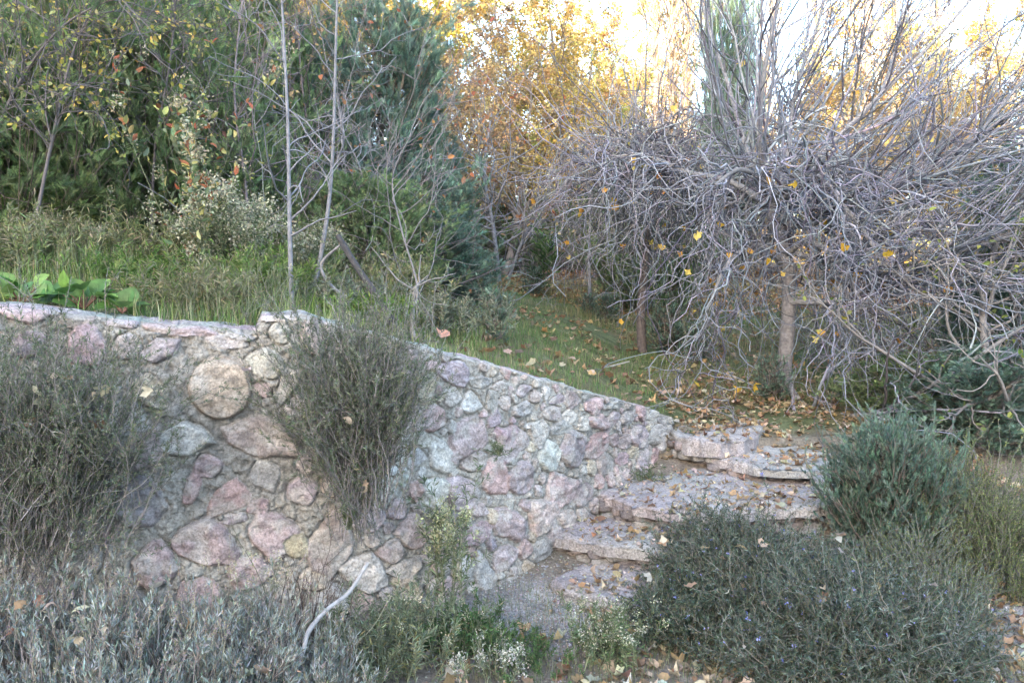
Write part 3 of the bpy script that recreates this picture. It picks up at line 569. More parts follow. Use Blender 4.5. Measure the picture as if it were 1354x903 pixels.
dj('wide', 860, 12.5, 5.0, (.62, .62, .88), 'dark juniper behind the left weeping tree')
dj('dome', 955, 17, 3.3, (.6, .6, 2.0), 'narrow tall dark evergreen rising behind the weeping trees')
dj('dome', 1350, 7.6, 1.9, (.62, .62, .72), 'green juniper at the right frame edge behind drooping branches')
dj('wide', 640, 19, 1.0, (1.3, 1.3, .65), 'dark evergreen behind the lawn under the amber trees')
dj('wide', 760, 20, 2.0, (1.5, 1.3, .65), 'dark evergreen thicket at the far right end of the lawn')
dj('dome', 900, 18, 2.7, (1.5, 1.3, .75), 'shaded evergreen behind the trunks of the weeping trees')
dj('wide', 480, 6.9, 3.7, (.55, .5, .36), 'low blue green juniper behind the black leaning branch')
dj('dome', 575, 7.6, 5.3, (.55, .5, .28), 'low spreading juniper at the left border of the lawn')
dj('wide', 300, 6.9, 1.9, (.5, .45, .5), 'juniper half hidden by the pale cream seeding shrub')
dj('wide', 20, 6.1, .4, (.7, .6, .5), 'low dark juniper over the grass at the left frame edge')
dj('dome', 1300, 6.3, .8, (.55, .5, .24), 'low dark juniper behind the yellow green heathery shrub')
dj('wide', 1215, 6.9, 2.8, (.45, .4, .2), 'low juniper under the drooping mulberry branches')
# seedlings on the lawn
sd = conifer('tiny juniper seedling on the lawn', 104, .36, .11, CB, n=46, per=44, sl=.04, env=(2, 2), name='juniper_seedling', cat='seedling', trunk_r=.008, bare=.05)
G = 'juniper seedlings on the lawn'
sd['group'] = G; sd['label'] = 'juniper seedling near the mulberry trunk foot at the end of the steps'; put(sd, gp(1024, 7.3, 0), 0, 1.05)
for (px, Yv, s, lb) in [(652, 6.3, 1.0, 'juniper seedling on the grass just behind the wall top'), (706, 12.5, 1.1, 'far juniper seedling at the lawn end, left of the pair'), (778, 11.5, .8, 'shorter seedling of the far pair at the lawn end'),
                        (801, 11.2, 1.0, 'taller seedling of the far pair at the lawn end'), (886, 9.2, 1.5, 'bushy juniper seedling under the left weeping tree'), (925, 8.8, 1.1, 'juniper seedling between the two weeping trees')]:
    dup(sd, gp(px, Yv, 0), px, s, lb, G)

# ------------------------------------------------------------------ broadleaf trees
GOLD = [(.54, .38, .10), (.60, .45, .15), (.48, .32, .10), (.40, .36, .12), (.58, .42, .18)]
YEL = [(.54, .42, .10), (.44, .40, .11), (.30, .33, .09), (.58, .40, .11)]
AMB = [(.44, .28, .13), (.36, .25, .14), (.50, .35, .17), (.30, .22, .12)]
PALE = [(.46, .42, .16), (.36, .38, .14), (.52, .42, .20)]
RED = [(.34, .12, .06), (.42, .20, .08), (.28, .14, .08)]
GRN = [(.13, .19, .05), (.18, .22, .07), (.32, .32, .08)]
def broadleaf(label, seed, H, W, cols, nl, size, name='autumn_tree', group='golden autumn trees behind the lawn', trunk=.09, bark=(.26, .21, .18), fork=.25, up=.8, nb=22, nt2=320, low=.2, tmpl=None, slim=1.0):
    rg = np.random.default_rng(seed); root = thing(name, label, 'tree', (0, 0, 0), group)
    TP = spline([(0, 0, -.2), (rg.normal(0, .04 * H), rg.normal(0, .02 * H), H * .4), (rg.normal(0, .05 * H), rg.normal(0, .04 * H), H * .9)], 20); TR = np.linspace(trunk, trunk * .2, 20)
    m = MB(); tubes(m, TP, TR, 9, bark); m.build('trunk', M_BARK, root, True)
    B, RB = grow(rg, TP, TR, nb, (fork, 1), (48, 12), (W * .95, W * .25), 10, (0, 0, up), .45, .6, .25, .008)
    C_, RC = grow(rg, B, RB, nb * 6, (.2, 1), (42, 14), (W * .45, W * .15), 8, (0, 0, .4), .5, .6, .3, .005)
    D_, RD = grow(rg, C_, RC, nt2 * 2, (.2, 1), (40, 14), (W * .2, W * .07), 6, (0, 0, .1), .6, .6, .4, .003)
    m = MB(); tubes(m, B, RB, 5, bark, rg); tubes(m, C_, RC, 4, bark, rg); tubes(m, D_, RD, 3, bark, rg); m.build('branches', M_TWIG, root)
    A = MB(); T_ = [LEAF] if tmpl is None else tmpl
    for tm in T_:
        n = nl // len(T_); p, T, ix = along(rg, D_, n, (.1, 1)); cc = pal(rg, len(D_), cols, .18)[ix] * np.exp(rg.normal(0, .15, (n, 1)))
        inst(A, *tm, p + rg.normal(0, size * .5, p.shape), nrm(tilt(rg, T, 60, 25) + [0, 0, -.35]), rdir(rg, n) + [0, 0, .6], rg.uniform(.6, 1.3, n) * size, cc)
    A.build('crown', M_LEAF, root); return root
bt = {}
bt['y'] = broadleaf('yellow green autumn tree rising above the large rounded juniper', 201, 8.5, 3.0, YEL, 30000, .085, trunk=.14); put(bt['y'], gp(560, 21, -.2))
bt['g'] = broadleaf('thin golden autumn tree right of the yellow green one', 202, 6.5, 1.9, GOLD, 12000, .075, nb=24); put(bt['g'], gp(665, 17.5, -.2), .7)
bt['a'] = broadleaf('small amber leaved tree at the back of the lawn', 203, 4.2, 1.5, AMB, 7000, .07, nb=20, trunk=.05); put(bt['a'], gp(632, 15.5, -.1), .3)
bt['p'] = broadleaf('pale yellow green tree far behind the lawn gap', 204, 6.5, 2.6, PALE, 18000, .10, trunk=.12); put(bt['p'], gp(800, 34, -.2), .3)
GG = 'golden autumn trees behind the lawn'
for (src, px, Yv, rz, sc, lb) in [
    ('y', 475, 19, 2.0, .9, 'golden tree directly above the top of the large rounded juniper'),
    ('g', 725, 19, 1.1, 1.15, 'sparse golden tree left of the patch of open sky'), ('y', 400, 25, 3.1, 1.0, 'golden tree peeping over the junipers at top centre left'),
    ('a', 690, 18, 3.9, .95, 'amber tree over the dark hollow at the lawn end'), ('a', 585, 13.5, 2.2, .8, 'rusty amber sapling tree touching the right flank of the rounded juniper'),
    ('p', 900, 30, 2, .85, 'pale tree glimpsed between the weeping trees'), ('p', 720, 40, 1.7, 1.1, 'farthest pale tree below the open sky'),
    ('g', 1075, 17, 4.0, .6, 'golden tree behind the main weeping trunk'), ('g', 1180, 15, 5.1, .6, 'sunlit golden tree right of the main weeping trunk'),
    ('a', 1240, 12, 1.4, .75, 'amber tree low behind the right drooping branches'), ('g', 1290, 17, 2.6, .75, 'sunlit golden tree near the right frame edge'),
    ('a', 1120, 13, .4, .85, 'low amber tree behind the tangle of hanging twigs'), ('a', 1330, 10.5, 3.6, .6, 'amber tree behind the green juniper on the right edge'),
    ('p', 1130, 32, 3.7, .8, 'pale tree far behind the main weeping tree'), ('p', 1270, 30, .9, .85, 'pale far tree under the bright sky at right'), ('y', 1370, 22, .9, .42, 'yellow green tree cut by the right frame edge'),
    ('a', 365, 10.5, 1.2, .95, 'brownish amber tree behind the two tall bare saplings'), ('a', 300, 12.5, 4.2, 1.1, 'brownish amber tree rising behind the upper left junipers'),
    ('g', 1335, 20, 3.2, 1.0, 'tall golden tree at the right frame edge behind the mulberry switches'), ('g', 1130, 25, 2.2, 1.15, 'tall sparse golden tree between the narrow evergreen and the thick poplar'), ('p', 835, 29, 3.0, 1.2, 'pale tree below the open sky behind the three slim poplars'), ('g', 770, 23, 4.4, 1.0, 'sparse golden tree standing before the open sky'),
    ('g', 1235, 22, 1.2, .8, 'golden tree between the two sunlit ones at right'), ('p', 1190, 27, 2.2, 1.0, 'pale tree behind the thick sunlit poplar'), ('a', 770, 24, 2.2, 1.2, 'amber tree at the left border of the open sky'),
    ('a', 1000, 19, 5.2, .9, 'amber tree seen between the two weeping crowns'), ('p', 1010, 36, 5.2, .8, 'faint pale tree behind the narrow evergreen')]:
    dup(bt[src], gp(px, Yv, -.2), rz, sc, lb, GG)
# slim bare poplars
rgp = np.random.default_rng(71)
def poplar(label, seed, H):
    rg = np.random.default_rng(seed); root = thing('poplar_tree', label, 'tree', (0, 0, 0), 'tall slim poplars against the sky')
    TP = spline([(0, 0, -.3), (rg.normal(0, .1), 0, H * .5), (rg.normal(0, .25), 0, H)], 24); TR = np.linspace(.13, .02, 24); m = MB(); tubes(m, TP, TR, 9, (.36, .27, .20)); m.build('trunk', M_BARK, root, True)
    B, RB = grow(rg, TP, TR, 60, (.2, 1), (28, 8), (1.9, .5), 10, (0, 0, 1.2), .25, .45, .25, .006); C_, RC = grow(rg, B, RB, 420, (.2, 1), (30, 10), (.6, .2), 6, (0, 0, .8), .3, .6, .4, .004)
    m = MB(); tubes(m, B, RB, 5, (.33, .25, .19), rg); tubes(m, C_, RC, 3, (.30, .23, .18), rg); m.build('branches', M_TWIG, root)
    p, T, ix = along(rg, C_, 1500, (.3, 1)); A = MB(); inst(A, *LEAF, p, tilt(rg, T, 60, 20), rdir(rg, 1500), rg.uniform(.05, .09, 1500), pal(rg, 1500, GOLD, .2)); A.build('crown', M_LEAF, root); return root
pp_ = poplar('slim poplar trunk rising through the open sky, leftmost of three close together', 301, 13); put(pp_, gp(862, 24, 0))
for (px, Yv, rz, s, lb) in [(884, 25, 1, 1.05, 'middle slim poplar of the three left of the narrow evergreen'), (905, 26, 2.2, 1, 'rightmost slim poplar of the three left of the narrow evergreen'),
                            (1143, 21, 3.3, 1.15, 'thick sunlit poplar trunk against the white sky at right'), (1172, 26, 4.4, 1.0, 'thinner sunlit poplar just right of the thick one'), (1075, 30, .4, 1.0, 'distant poplar above the main weeping trunk'), (1235, 28, 5.4, .9, 'distant poplar under the white sky, rightmost of all'), (1010, 27, 2.9, .9, 'distant poplar just right of the narrow evergreen')]:
    dup(pp_, gp(px, Yv, 0), rz, s, lb, 'tall slim poplars against the sky')

# ------------------------------------------------------------------ weeping mulberries
GREY = (.27, .26, .275); GREYD = (.17, .16, .165)
def pathpx(pts, K=20): return spline([at(*q) for q in pts], K)
rg = np.random.default_rng(44)
base = gp(1030, 7.6)
mt = thing('weeping_mulberry_tree', 'large grey weeping mulberry with tangled bare twigs above the steps', 'tree', base)
TP = pathpx([(1030, 535, 7.6), (1042, 430, 7.6), (1040, 345, 7.6), (1022, 285, 7.6), (1016, 262, 7.6)], 26); TR = np.interp(np.linspace(0, 1, 26), [0, .12, .5, .93, 1], [.105, .072, .06, .065, .05])
m = MB(); tubes(m, TP, TR, 14, (.22, .205, .21)); m.build('trunk', M_BARK, mt, True)
limbs_r = [[(1020, 275, 7.6), (1075, 215, 7.4), (1150, 140, 7.2), (1230, 60, 7.0), (1310, -30, 6.9)], [(1025, 275, 7.6), (1042, 200, 7.8), (1052, 120, 8), (1085, 20, 8.2), (1100, -70, 8.3)],
           [(1030, 300, 7.6), (1095, 290, 7.3), (1180, 240, 7.0), (1270, 195, 6.8), (1390, 140, 6.6)], [(1038, 330, 7.6), (1110, 345, 7.2), (1200, 280, 6.9), (1300, 170, 6.7), (1390, 60, 6.6)],
           [(1016, 270, 7.6), (985, 190, 7.9), (962, 110, 8), (935, 30, 8.1), (915, -50, 8.1)], [(1040, 400, 7.6), (1110, 395, 7.1), (1230, 345, 6.6), (1380, 300, 6.2)],
           [(1030, 290, 7.6), (1070, 260, 8), (1130, 190, 8.5), (1180, 80, 9), (1200, -40, 9.2)], [(1020, 270, 7.6), (1005, 200, 7.2), (1010, 100, 7.0), (1030, 0, 6.9), (1035, -60, 6.9)]]
limbs_w = [[(1016, 272, 7.6), (965, 240, 7.7), (910, 228, 7.9), (850, 205, 8.1), (800, 210, 8.2)], [(1016, 268, 7.6), (1000, 235, 7.2), (975, 225, 6.9), (945, 245, 6.6)],
           [(1020, 270, 7.6), (1050, 235, 7.2), (1090, 240, 6.9), (1120, 280, 6.7)], [(1020, 272, 7.6), (1040, 240, 8.1), (1080, 235, 8.5), (1130, 270, 8.8)], [(1016, 270, 7.6), (990, 240, 8.1), (950, 240, 8.5), (900, 280, 8.8)],
           [(1020, 272, 7.6), (1075, 245, 7.1), (1130, 290, 6.8), (1175, 360, 6.7)],
           [(1038, 340, 7.6), (1068, 318, 7.3), (1110, 350, 7.0), (1150, 420, 6.9)], [(1036, 350, 7.6), (1005, 325, 7.4), (965, 345, 7.1), (935, 410, 7.0)], [(1030, 300, 7.6), (1050, 270, 8.0), (1090, 300, 8.4), (1140, 370, 8.6)],
           [(1034, 500, 7.6), (1070, 540, 7.2), (1150, 548, 6.7), (1240, 505, 6.3), (1370, 420, 5.9)]]
LR = np.stack([pathpx(l, 22) for l in limbs_r]); LW = np.stack([pathpx(l, 22) for l in limbs_w])
RRr = np.linspace(.030, .009, 22)[None].repeat(len(LR), 0); RRw = np.linspace(.036, .012, 22)[None].repeat(len(LW), 0)
m = MB(); tubes(m, LR, RRr, 8, (.24, .23, .235), rg); tubes(m, LW, RRw, 8, (.22, .21, .21), rg); m.build('limbs', M_BARK, mt, True)
# rising switches sweep up and to the right
A1, a1 = grow(rg, LR, RRr, 130, (.05, .9), (30, 12), (1.8, .5), 14, (.5, -.1, .7), .3, .55, .3, .0055, .014)
A2, a2 = grow(rg, A1, a1, 700, (.1, 1), (28, 12), (1.0, .35), 10, (.3, 0, .6), .35, .7, .4, .004)
A3, a3 = grow(rg, A2, a2, 1100, (.2, 1), (35, 14), (.34, .12), 6, (.2, 0, .5), .4, .7, .5, .003)
# hanging switches
W1, w1 = grow(rg, LW[:8], RRw[:8], 145, (.1, 1), (55, 25), (.7, .25), 12, (0, 0, -.15), 1.5, .55, .4, .007)
W2, w2 = grow(rg, W1, w1, 1050, (.1, 1), (50, 25), (1.12, .65), 15, (0, 0, -2.8), 1.7, .7, .35, .0042)
W3, w3 = grow(rg, W2, w2, 900, (.2, 1), (55, 22), (.34, .15), 9, (0, 0, -.4), 1.7, .7, .5, .003)
def clear(Pp, Rr_, q=.2):
    dy = Pp[..., 1] * math.cos(PITCH) - (Pp[..., 2] - CAMZ) * math.sin(PITCH); px = 677 + FPX * Pp[..., 0] / dy; py = 451.5 - FPX * ((Pp[..., 1] * math.sin(PITCH) + (Pp[..., 2] - CAMZ) * math.cos(PITCH)) / dy)
    hit = ((px > 1002) & (px < 1060) & (py > 285) & (Pp[..., 1] < 7.6)).any(1); k = ~hit | (rg.random(len(Pp)) < q); return Pp[k], Rr_[k]
W1, w1 = clear(W1, w1); W2, w2 = clear(W2, w2, .3); W3, w3 = clear(W3, w3, .3)
# low sprays on the right hanging and curving back up
B1, b1 = grow(rg, np.concatenate([LR[5:6], LR[2:4], LW[9:10]]), np.concatenate([RRr[5:6], RRr[2:4], RRw[9:10]]), 110, (.1, 1), (40, 15), (1.0, .3), 12, (.7, -.3, -.3), .8, .6, .35, .006)
B2, b2 = grow(rg, B1, b1, 600, (.2, 1), (40, 15), (.5, .15), 9, (.3, -.1, .5), 1.0, .7, .4, .0038)
m = MB()
for (P_, R2, sd_) in ((A1, a1, 5), (A2, a2, 4), (W1, w1, 5), (W2, w2, 4), (B1, b1, 5)): tubes(m, P_, R2, sd_, pal(rg, len(P_), [(.24, .245, .28), (.17, .175, .20), (.085, .08, .09), (.31, .31, .35)], .15))
_b = m.build('branches', M_TWIG, mt, True)
m = MB()
for (P_, R2, sd_) in ((A3, a3, 3), (W3, w3, 3), (B2, b2, 3)): tubes(m, P_, R2, sd_, pal(rg, len(P_), [(.24, .24, .28), (.16, .16, .185), (.30, .30, .34)], .15))
under(m.build('twigs', M_TWIG, mt), _b)
def hang_leaves(Ps, n, seed, size, cols, root, t=(.3, 1)):
    rg = np.random.default_rng(seed); A = MB()
    for tm in STARS:
        p, T, _ = along(rg, Ps, n // 4, t); inst(A, *tm, p, nrm(T * .3 + [0, 0, -1] + rg.normal(0, .35, p.shape)), rdir(rg, n // 4) + [0, -1, 0], rg.uniform(.7, 1.25, n // 4) * size, pal(rg, n // 4, cols, .15))
    A.build('leaves', M_LEAF, root)
ML = [(.66, .42, .05), (.60, .34, .05), (.52, .26, .06), (.60, .46, .12)]
hang_leaves(W2, 110, 3, .075, ML, mt); 
def weeping(base, label, seed, top_px, limb_tips, nW, colr=GREYD):
    rg = np.random.default_rng(seed); root = thing('weeping_mulberry_tree', label, 'tree', base)
    TP = spline([base - [0, 0, .1], base * [1, 1, 0] + [rg.normal(0, .03), 0, base[2] + .6], top_px], 20); TR = np.linspace(.06, .045, 20); m = MB(); tubes(m, TP, TR, 10, (.12, .10, .10)); m.build('trunk', M_BARK, root, True)
    LL = np.stack([spline([top_px, top_px * .55 + e * .45 + [0, 0, .12], e], 16) for e in limb_tips]); RL = np.linspace(.035, .012, 16)[None].repeat(len(LL), 0)
    m = MB(); tubes(m, LL, RL, 7, (.16, .15, .15), rg); m.build('limbs', M_BARK, root, True)
    a, ar = grow(rg, LL, RL, 60, (.1, 1), (55, 20), (.55, .15), 10, (0, 0, -.5), 1.0, .6, .4, .007); b, br = grow(rg, a, ar, nW, (.1, 1), (50, 25), (1.25, .4), 14, (0, 0, -2.8), 1.9, .7, .4, .0055)
    c, cr = grow(rg, b, br, nW, (.2, 1), (50, 20), (.35, .12), 8, (0, 0, -.3), 1.5, .7, .5, .004); u, ur = grow(rg, LL, RL, 60, (.1, 1), (50, 18), (1.9, .6), 12, (0, 0, 1.8), .7, .4, .3, .006); u2, ur2 = grow(rg, u, ur, 130, (.2, 1), (35, 12), (.45, .15), 7, (0, 0, .6), .6, .7, .5, .004)
    m = MB()
    for (P_, R2, s) in ((a, ar, 5), (b, br, 4), (u, ur, 5)): tubes(m, P_, R2, s, pal(rg, len(P_), [(.26, .25, .27), (.20, .19, .205), (.12, .11, .12), (.30, .29, .31)], .15))
    _b = m.build('branches', M_TWIG, root, True); m = MB(); tubes(m, c, cr, 3, pal(rg, len(c), [(.24, .23, .25), (.18, .17, .18)], .2)); tubes(m, u2, ur2, 3, pal(rg, len(u2), [(.24, .23, .25), (.16, .15, .16)], .2)); under(m.build('twigs', M_TWIG, root), _b)
    hang_leaves(b, 24, seed, .085, ML, root); return root
b0 = gp(850, 9.3); tp = at(866, 235, 9.3)
weeping(b0, 'smaller weeping mulberry with a black trunk at the far edge of the lawn', 45, tp, [at(760, 215, 9.0), at(745, 250, 9.8), at(800, 190, 10), at(930, 215, 9.0), at(945, 240, 9.9), at(860, 210, 8.4), at(880, 200, 10.4), at(820, 225, 8.5)], 420)

# ------------------------------------------------------------------ saplings, sticks, bare thickets
def sapling(label, trunkpx, r, seed, side, name='bare_sapling', col=(.21, .205, .22), leaves=0, lcol=RED, ntw=40, group='bare saplings on the bank', lsz=.05, L=(.7, .25), trop=(0, 0, .4), tr=(.2, .95)):
    rg = np.random.default_rng(seed); P = pathpx(trunkpx, 26); root = thing(name, label, 'sapling', P[0], group); rad = np.linspace(r, r * .35, 26)
    m = MB(); tubes(m, P, rad, 8, col); m.build('trunk', M_BARK, root, True)
    a, ar = grow(rg, P, rad, side, tr, (55, 12), L, 12, trop, .6, .55, .3, .004); b, br = grow(rg, a, ar, ntw, (.2, 1), (45, 15), (.3, .1), 7, (0, 0, .3), .6, .7, .5, .0026)
    m = MB(); tubes(m, a, ar, 4, col, rg); tubes(m, b, br, 3, col, rg); m.build('branches', M_TWIG, root, True)
    if leaves:
        p, T, ix = along(rg, np.concatenate([b]), leaves, (.3, 1)); A = MB()
        inst(A, *LEAF, p, nrm(tilt(rg, T, 60, 25) + [0, 0, -.3]), rdir(rg, leaves) + [0, -.4, .4], rg.uniform(.7, 1.3, leaves) * lsz, pal(rg, leaves, lcol, .18)); A.build('leaves', M_LEAF, root)
    return root
sapling('straight tall grey sapling standing behind the raised wall cap', [(386, 418, 4.6), (383, 300, 4.6), (380, 150, 4.6), (371, -30, 4.6)], .016, 1, 12, ntw=26, L=(.55, .2))
sapling('thinner leaning sapling right of the straight tall one', [(412, 402, 5.2), (432, 290, 5.2), (440, 200, 5.2), (444, 60, 5.2), (446, -20, 5.2)], .016, 2, 14, leaves=16)
sapling('crooked sapling with red leaves beside the large rounded juniper', [(548, 440, 5.6), (552, 380, 5.6), (530, 300, 5.8), (520, 230, 6), (560, 150, 6)], .009, 3, 18, leaves=44, ntw=110, col=(.20, .18, .18), L=(1.0, .3))
sapling('bare spreading sapling in front of the junipers left of the rounded one', [(470, 420, 7), (460, 330, 7), (480, 240, 7), (440, 150, 7)], .011, 4, 34, leaves=30, ntw=120, L=(1.1, .3), col=(.24, .22, .23))
sapling('bare purplish sapling over the upper left junipers', [(330, 380, 6.2), (325, 250, 6.2), (310, 120, 6.2), (325, -40, 6.2)], .014, 5, 24, leaves=26, ntw=140, L=(.9, .3), col=(.23, .19, .20))
sapling('dark brown bare sapling at top centre left with rusty leaves', [(430, 390, 8.2), (420, 250, 8.2), (400, 120, 8.2), (390, -20, 8.2)], .02, 6, 34, leaves=260, ntw=240, L=(1.1, .3), col=(.18, .14, .14), lcol=AMB)
sapling('slender sapling with orange leaves at the back left of the lawn', [(660, 372, 13), (652, 300, 13), (640, 230, 13), (650, 150, 13)], .04, 7, 26, leaves=420, ntw=160, L=(1.6, .4), lcol=RED + AMB, lsz=.08)
sapling('forked sapling with few orange leaves, right of the slender one', [(672, 370, 13.5), (690, 320, 13.5), (705, 290, 13.5), (715, 230, 13.5)], .03, 8, 22, leaves=200, ntw=160, L=(1.5, .4), lcol=AMB, lsz=.08)
sapling('thin straight sapling standing alone at the end of the lawn', [(780, 395, 12), (779, 330, 12), (782, 250, 12)], .03, 9, 10, ntw=40, L=(.8, .2))
sapling('young shoot cluster with yellow leaves in the top left corner', [(40, 330, 5.2), (70, 180, 5.2), (100, 60, 5.2), (150, -40, 5.2)], .012, 10, 26, leaves=800, ntw=240, L=(.9, .3), lcol=YEL + PALE + GRN, trop=(.2, 0, -.2), lsz=.034, col=(.15, .13, .13))
sapling('arching yellow leaved sapling above the broad upper left juniper', [(-40, 260, 5.4), (20, 120, 5.4), (90, 30, 5.2), (200, -20, 5)], .012, 11, 28, leaves=850, ntw=240, L=(.9, .3), lcol=YEL + GRN, trop=(.3, 0, -.2), lsz=.034, col=(.15, .13, .13))
sapling('yellow green sapling between the juniper tops at upper left', [(200, 330, 6.0), (205, 200, 6), (225, 80, 6), (235, -30, 6)], .012, 12, 26, leaves=850, ntw=240, L=(.8, .3), lcol=PALE + GRN, lsz=.034, col=(.15, .13, .13))
sapling('leafy brown sapling leaning at the right edge below the drooping branches', [(1290, 600, 6.2), (1308, 520, 6.2), (1300, 400, 6.4), (1330, 280, 6.5)], .045, 13, 26, leaves=260, ntw=200, L=(1.0, .3), lcol=GRN + YEL[2:3], lsz=.05, col=(.22, .20, .19))
sapling('dark slanting sapling close to the right frame edge', [(1340, 620, 6.6), (1350, 540, 6.6), (1362, 400, 6.6), (1350, 250, 6.6)], .045, 14, 26, leaves=500, ntw=200, L=(.9, .3), lcol=GRN + YEL[2:3], lsz=.05, col=(.15, .13, .12))

def stick(name, label, pts, r, col, K=26, sides=8, cat='branch', tip=.4, forks=0, seed=0):
    P = pathpx(pts, K); m = MB(); rad = np.linspace(r, r * tip, K) * (1 + .12 * noise(np.linspace(0, 9, K)[:, None].repeat(2, 1), seed)); tubes(m, P, rad, sides, col)
    if forks:
        rg = np.random.default_rng(seed); a, ar = grow(rg, P, rad, forks, (.3, 1), (40, 10), (.25, .08), 7, (0, 0, .2), .5, .6, .4, .003); tubes(m, a, ar, 4, col, rg)
    return tag(m.build(name, M_BARK, None, True), label, cat)
stick('fallen_stick', 'pale curved stick rising from the lavender at bottom centre left', [(370, 912, 2.85), (398, 868, 2.9), (408, 835, 2.96), (432, 806, 3.05), (462, 782, 3.15), (486, 744, 3.25)], .0105, (.34, .32, .31), tip=.7, seed=6)
stick('dead_branch', 'black burnt looking branch leaning behind the wall', [(530, 446, 4.5), (500, 395, 4.6), (470, 350, 4.7), (447, 312, 4.8)], .024, (.05, .045, .045), tip=.7)
stick('dead_branch', 'pale split branch crossing behind the black one', [(478, 405, 4.9), (440, 380, 4.95), (425, 350, 5.0), (452, 322, 4.95)], .014, (.25, .23, .23), tip=.5)
stick('fallen_stick', 'thin pale stick lying on the lawn beyond the wall', [(760, 492, 7.2), (800, 486, 7.35), (832, 478, 7.6)], .011, (.34, .32, .28), tip=.6)
stick('cut_stump', 'grey forked stump with snapped twigs just behind the wall', [(546, 450, 4.6), (545, 420, 4.6), (549, 380, 4.6), (552, 392, 4.6)], .017, (.22, .20, .19), forks=9, seed=4, cat='stump')

# ------------------------------------------------------------------ pale seeding shrub, weeds, bergenia
def herb(name, label, loc, seed, n, L, cols, leaf, wide, heads=0, hcol=[(.50, .46, .32)], spread=.35, per=26, group=None, cat='plant', stem=(.16, .17, .10), base=.03, hs=.012, hper=26, tz=.6, mat=None):
    rg = np.random.default_rng(seed); root = thing(name, label, cat, loc, group); b = np.array(loc) + rg.normal(0, base, (n, 3)) * [1, 1, 0]
    d = nrm(np.array([0, 0, 1.]) + rg.normal(0, spread, (n, 3))); LL = rg.normal(L, L * .2, n); K = 8; p = b; out = [p]
    for k in range(1, K): d = nrm(d + [0, 0, tz / K] + rg.normal(0, .12, (n, 3))); p = p + d * LL[:, None] / (K - 1); out.append(p)
    P = np.stack(out, 1); m = MB(); tubes(m, P, np.linspace(.0028, .0012, K)[None].repeat(n, 0), 3, stem, rg, .2)
    Q, Rq = grow(rg, P, np.full(P.shape[:2], .0015), n * 3, (.35, 1), (35, 10), (L * .28, L * .08), 5, (0, 0, .8), .3, .8, .5, .0008); tubes(m, Q, Rq, 3, stem, rg, .2); m.build('stems', M_TWIG, root)
    A = MB(); N = n * per
    for (PP, Nn) in ((P, N // 2), (Q, N // 2)):
        pp, T, _ = along(rg, PP, Nn, (.1, 1)); s = rg.uniform(.6, 1.3, Nn) * leaf; inst(A, *LEAF, pp, tilt(rg, T, 50, 15), rdir(rg, Nn) + [0, 0, .8], np.column_stack([s, s * wide, s]), pal(rg, Nn, cols, .18))
    A.build('leaves', mat or M_HERB, root)
    if heads:
        m = MB(); N = heads * hper; pt = np.concatenate([P[:, -1], Q[:, -1]]); ci = rg.integers(0, len(pt), heads); pc = np.repeat(pt[ci], hper, 0) + rg.normal(0, hs * .8, (N, 3)) * [1, 1, 1.3]
        inst(m, *LEAF, pc, rdir(rg, N), rdir(rg, N), rg.uniform(.5, 1.1, N) * hs * .8, pal(rg, N, hcol, .15)); m.build('seed_heads', M_DRY, root)
    return root
HG = [(.12, .16, .08), (.16, .20, .10), (.20, .23, .14)]
herb('seeding_shrub', 'pale cream seeding shrub in front of the junipers on the bank', gp(305, 5.3), 401, 90, .52, HG, .035, .35, 190, [(.42, .40, .28), (.50, .47, .34), (.34, .34, .24)], .42, 60, cat='shrub', base=.07, hs=.03, hper=30)
herb('seeding_shrub', 'tall loose seeding plant with brown leaves, left of the pale cream shrub', gp(262, 5.2), 402, 10, 1.2, HG + PALE[:1] + RED[:1], .06, .8, 40, [(.42, .40, .28), (.46, .38, .25)], .16, 60, cat='shrub', base=.06, hs=.03)
herb('seeding_shrub', 'small cream seeding shrub at the foot of the leaning sapling', gp(420, 5.6), 403, 40, .45, HG, .03, .35, 60, [(.40, .38, .28)], .4, 50, cat='shrub', base=.06, hs=.025)
BKH = .8; BK = 'weeds and grass clumps crowding the bank'
STR = [(.30, .27, .17), (.22, .21, .12), (.16, .20, .08)]
for k, (px, Yv, hh_, n_, cset, lb) in enumerate([(15, 4.6, .42, 90, 0, 'weed clump above the left bergenia'), (95, 5.0, .5, 90, 2, 'straw coloured weed clump behind the largest bergenia'), (170, 4.5, .36, 80, 1, 'green grassy weed clump right of the bergenias'), (215, 5.4, .5, 90, 0, 'weed clump left of the tall loose seeding plant'),
        (350, 4.9, .34, 90, 1, 'green weed clump at the foot of the straight tall sapling'), (440, 5.2, .2, 90, 3, 'dull grey weed clump under the black leaning branch'), (485, 4.8, .16, 80, 1, 'green weed clump between black branch and cut stump'), (590, 5.4, .26, 70, 3, 'grey green weed clump beyond the cut stump'),
        (270, 4.3, .26, 80, 2, 'straw weed clump just behind the wall top left of the raised cap'), (520, 6.0, .4, 90, 0, 'weed clump in front of the rounded juniper foot'), (60, 5.9, .5, 90, 1, 'tall green weed clump under the left junipers'), (395, 6.2, .5, 90, 2, 'straw weed clump between the two tall saplings')]):
    cc_ = [[(.20, .24, .10), (.27, .29, .13), (.36, .32, .2)], [(.12, .22, .05), (.18, .28, .07), (.24, .3, .1)], [(.38, .34, .22), (.28, .26, .15), (.2, .24, .09)], [(.20, .22, .16), (.26, .27, .20), (.14, .16, .10)]][cset]
    herb('bank_weed', lb, gp(px, Yv), 440 + k, n_, hh_ * BKH * (.75 if px < 250 else 1), cc_, .045, [.25, .12, .10, .3][cset], [14, 0, 10, 30][cset], [(.42, .38, .27), (.34, .30, .2)], .40, 40, base=.17, hs=.014, group=BK)
WG = [(.05, .10, .035), (.075, .14, .05), (.10, .17, .06)]
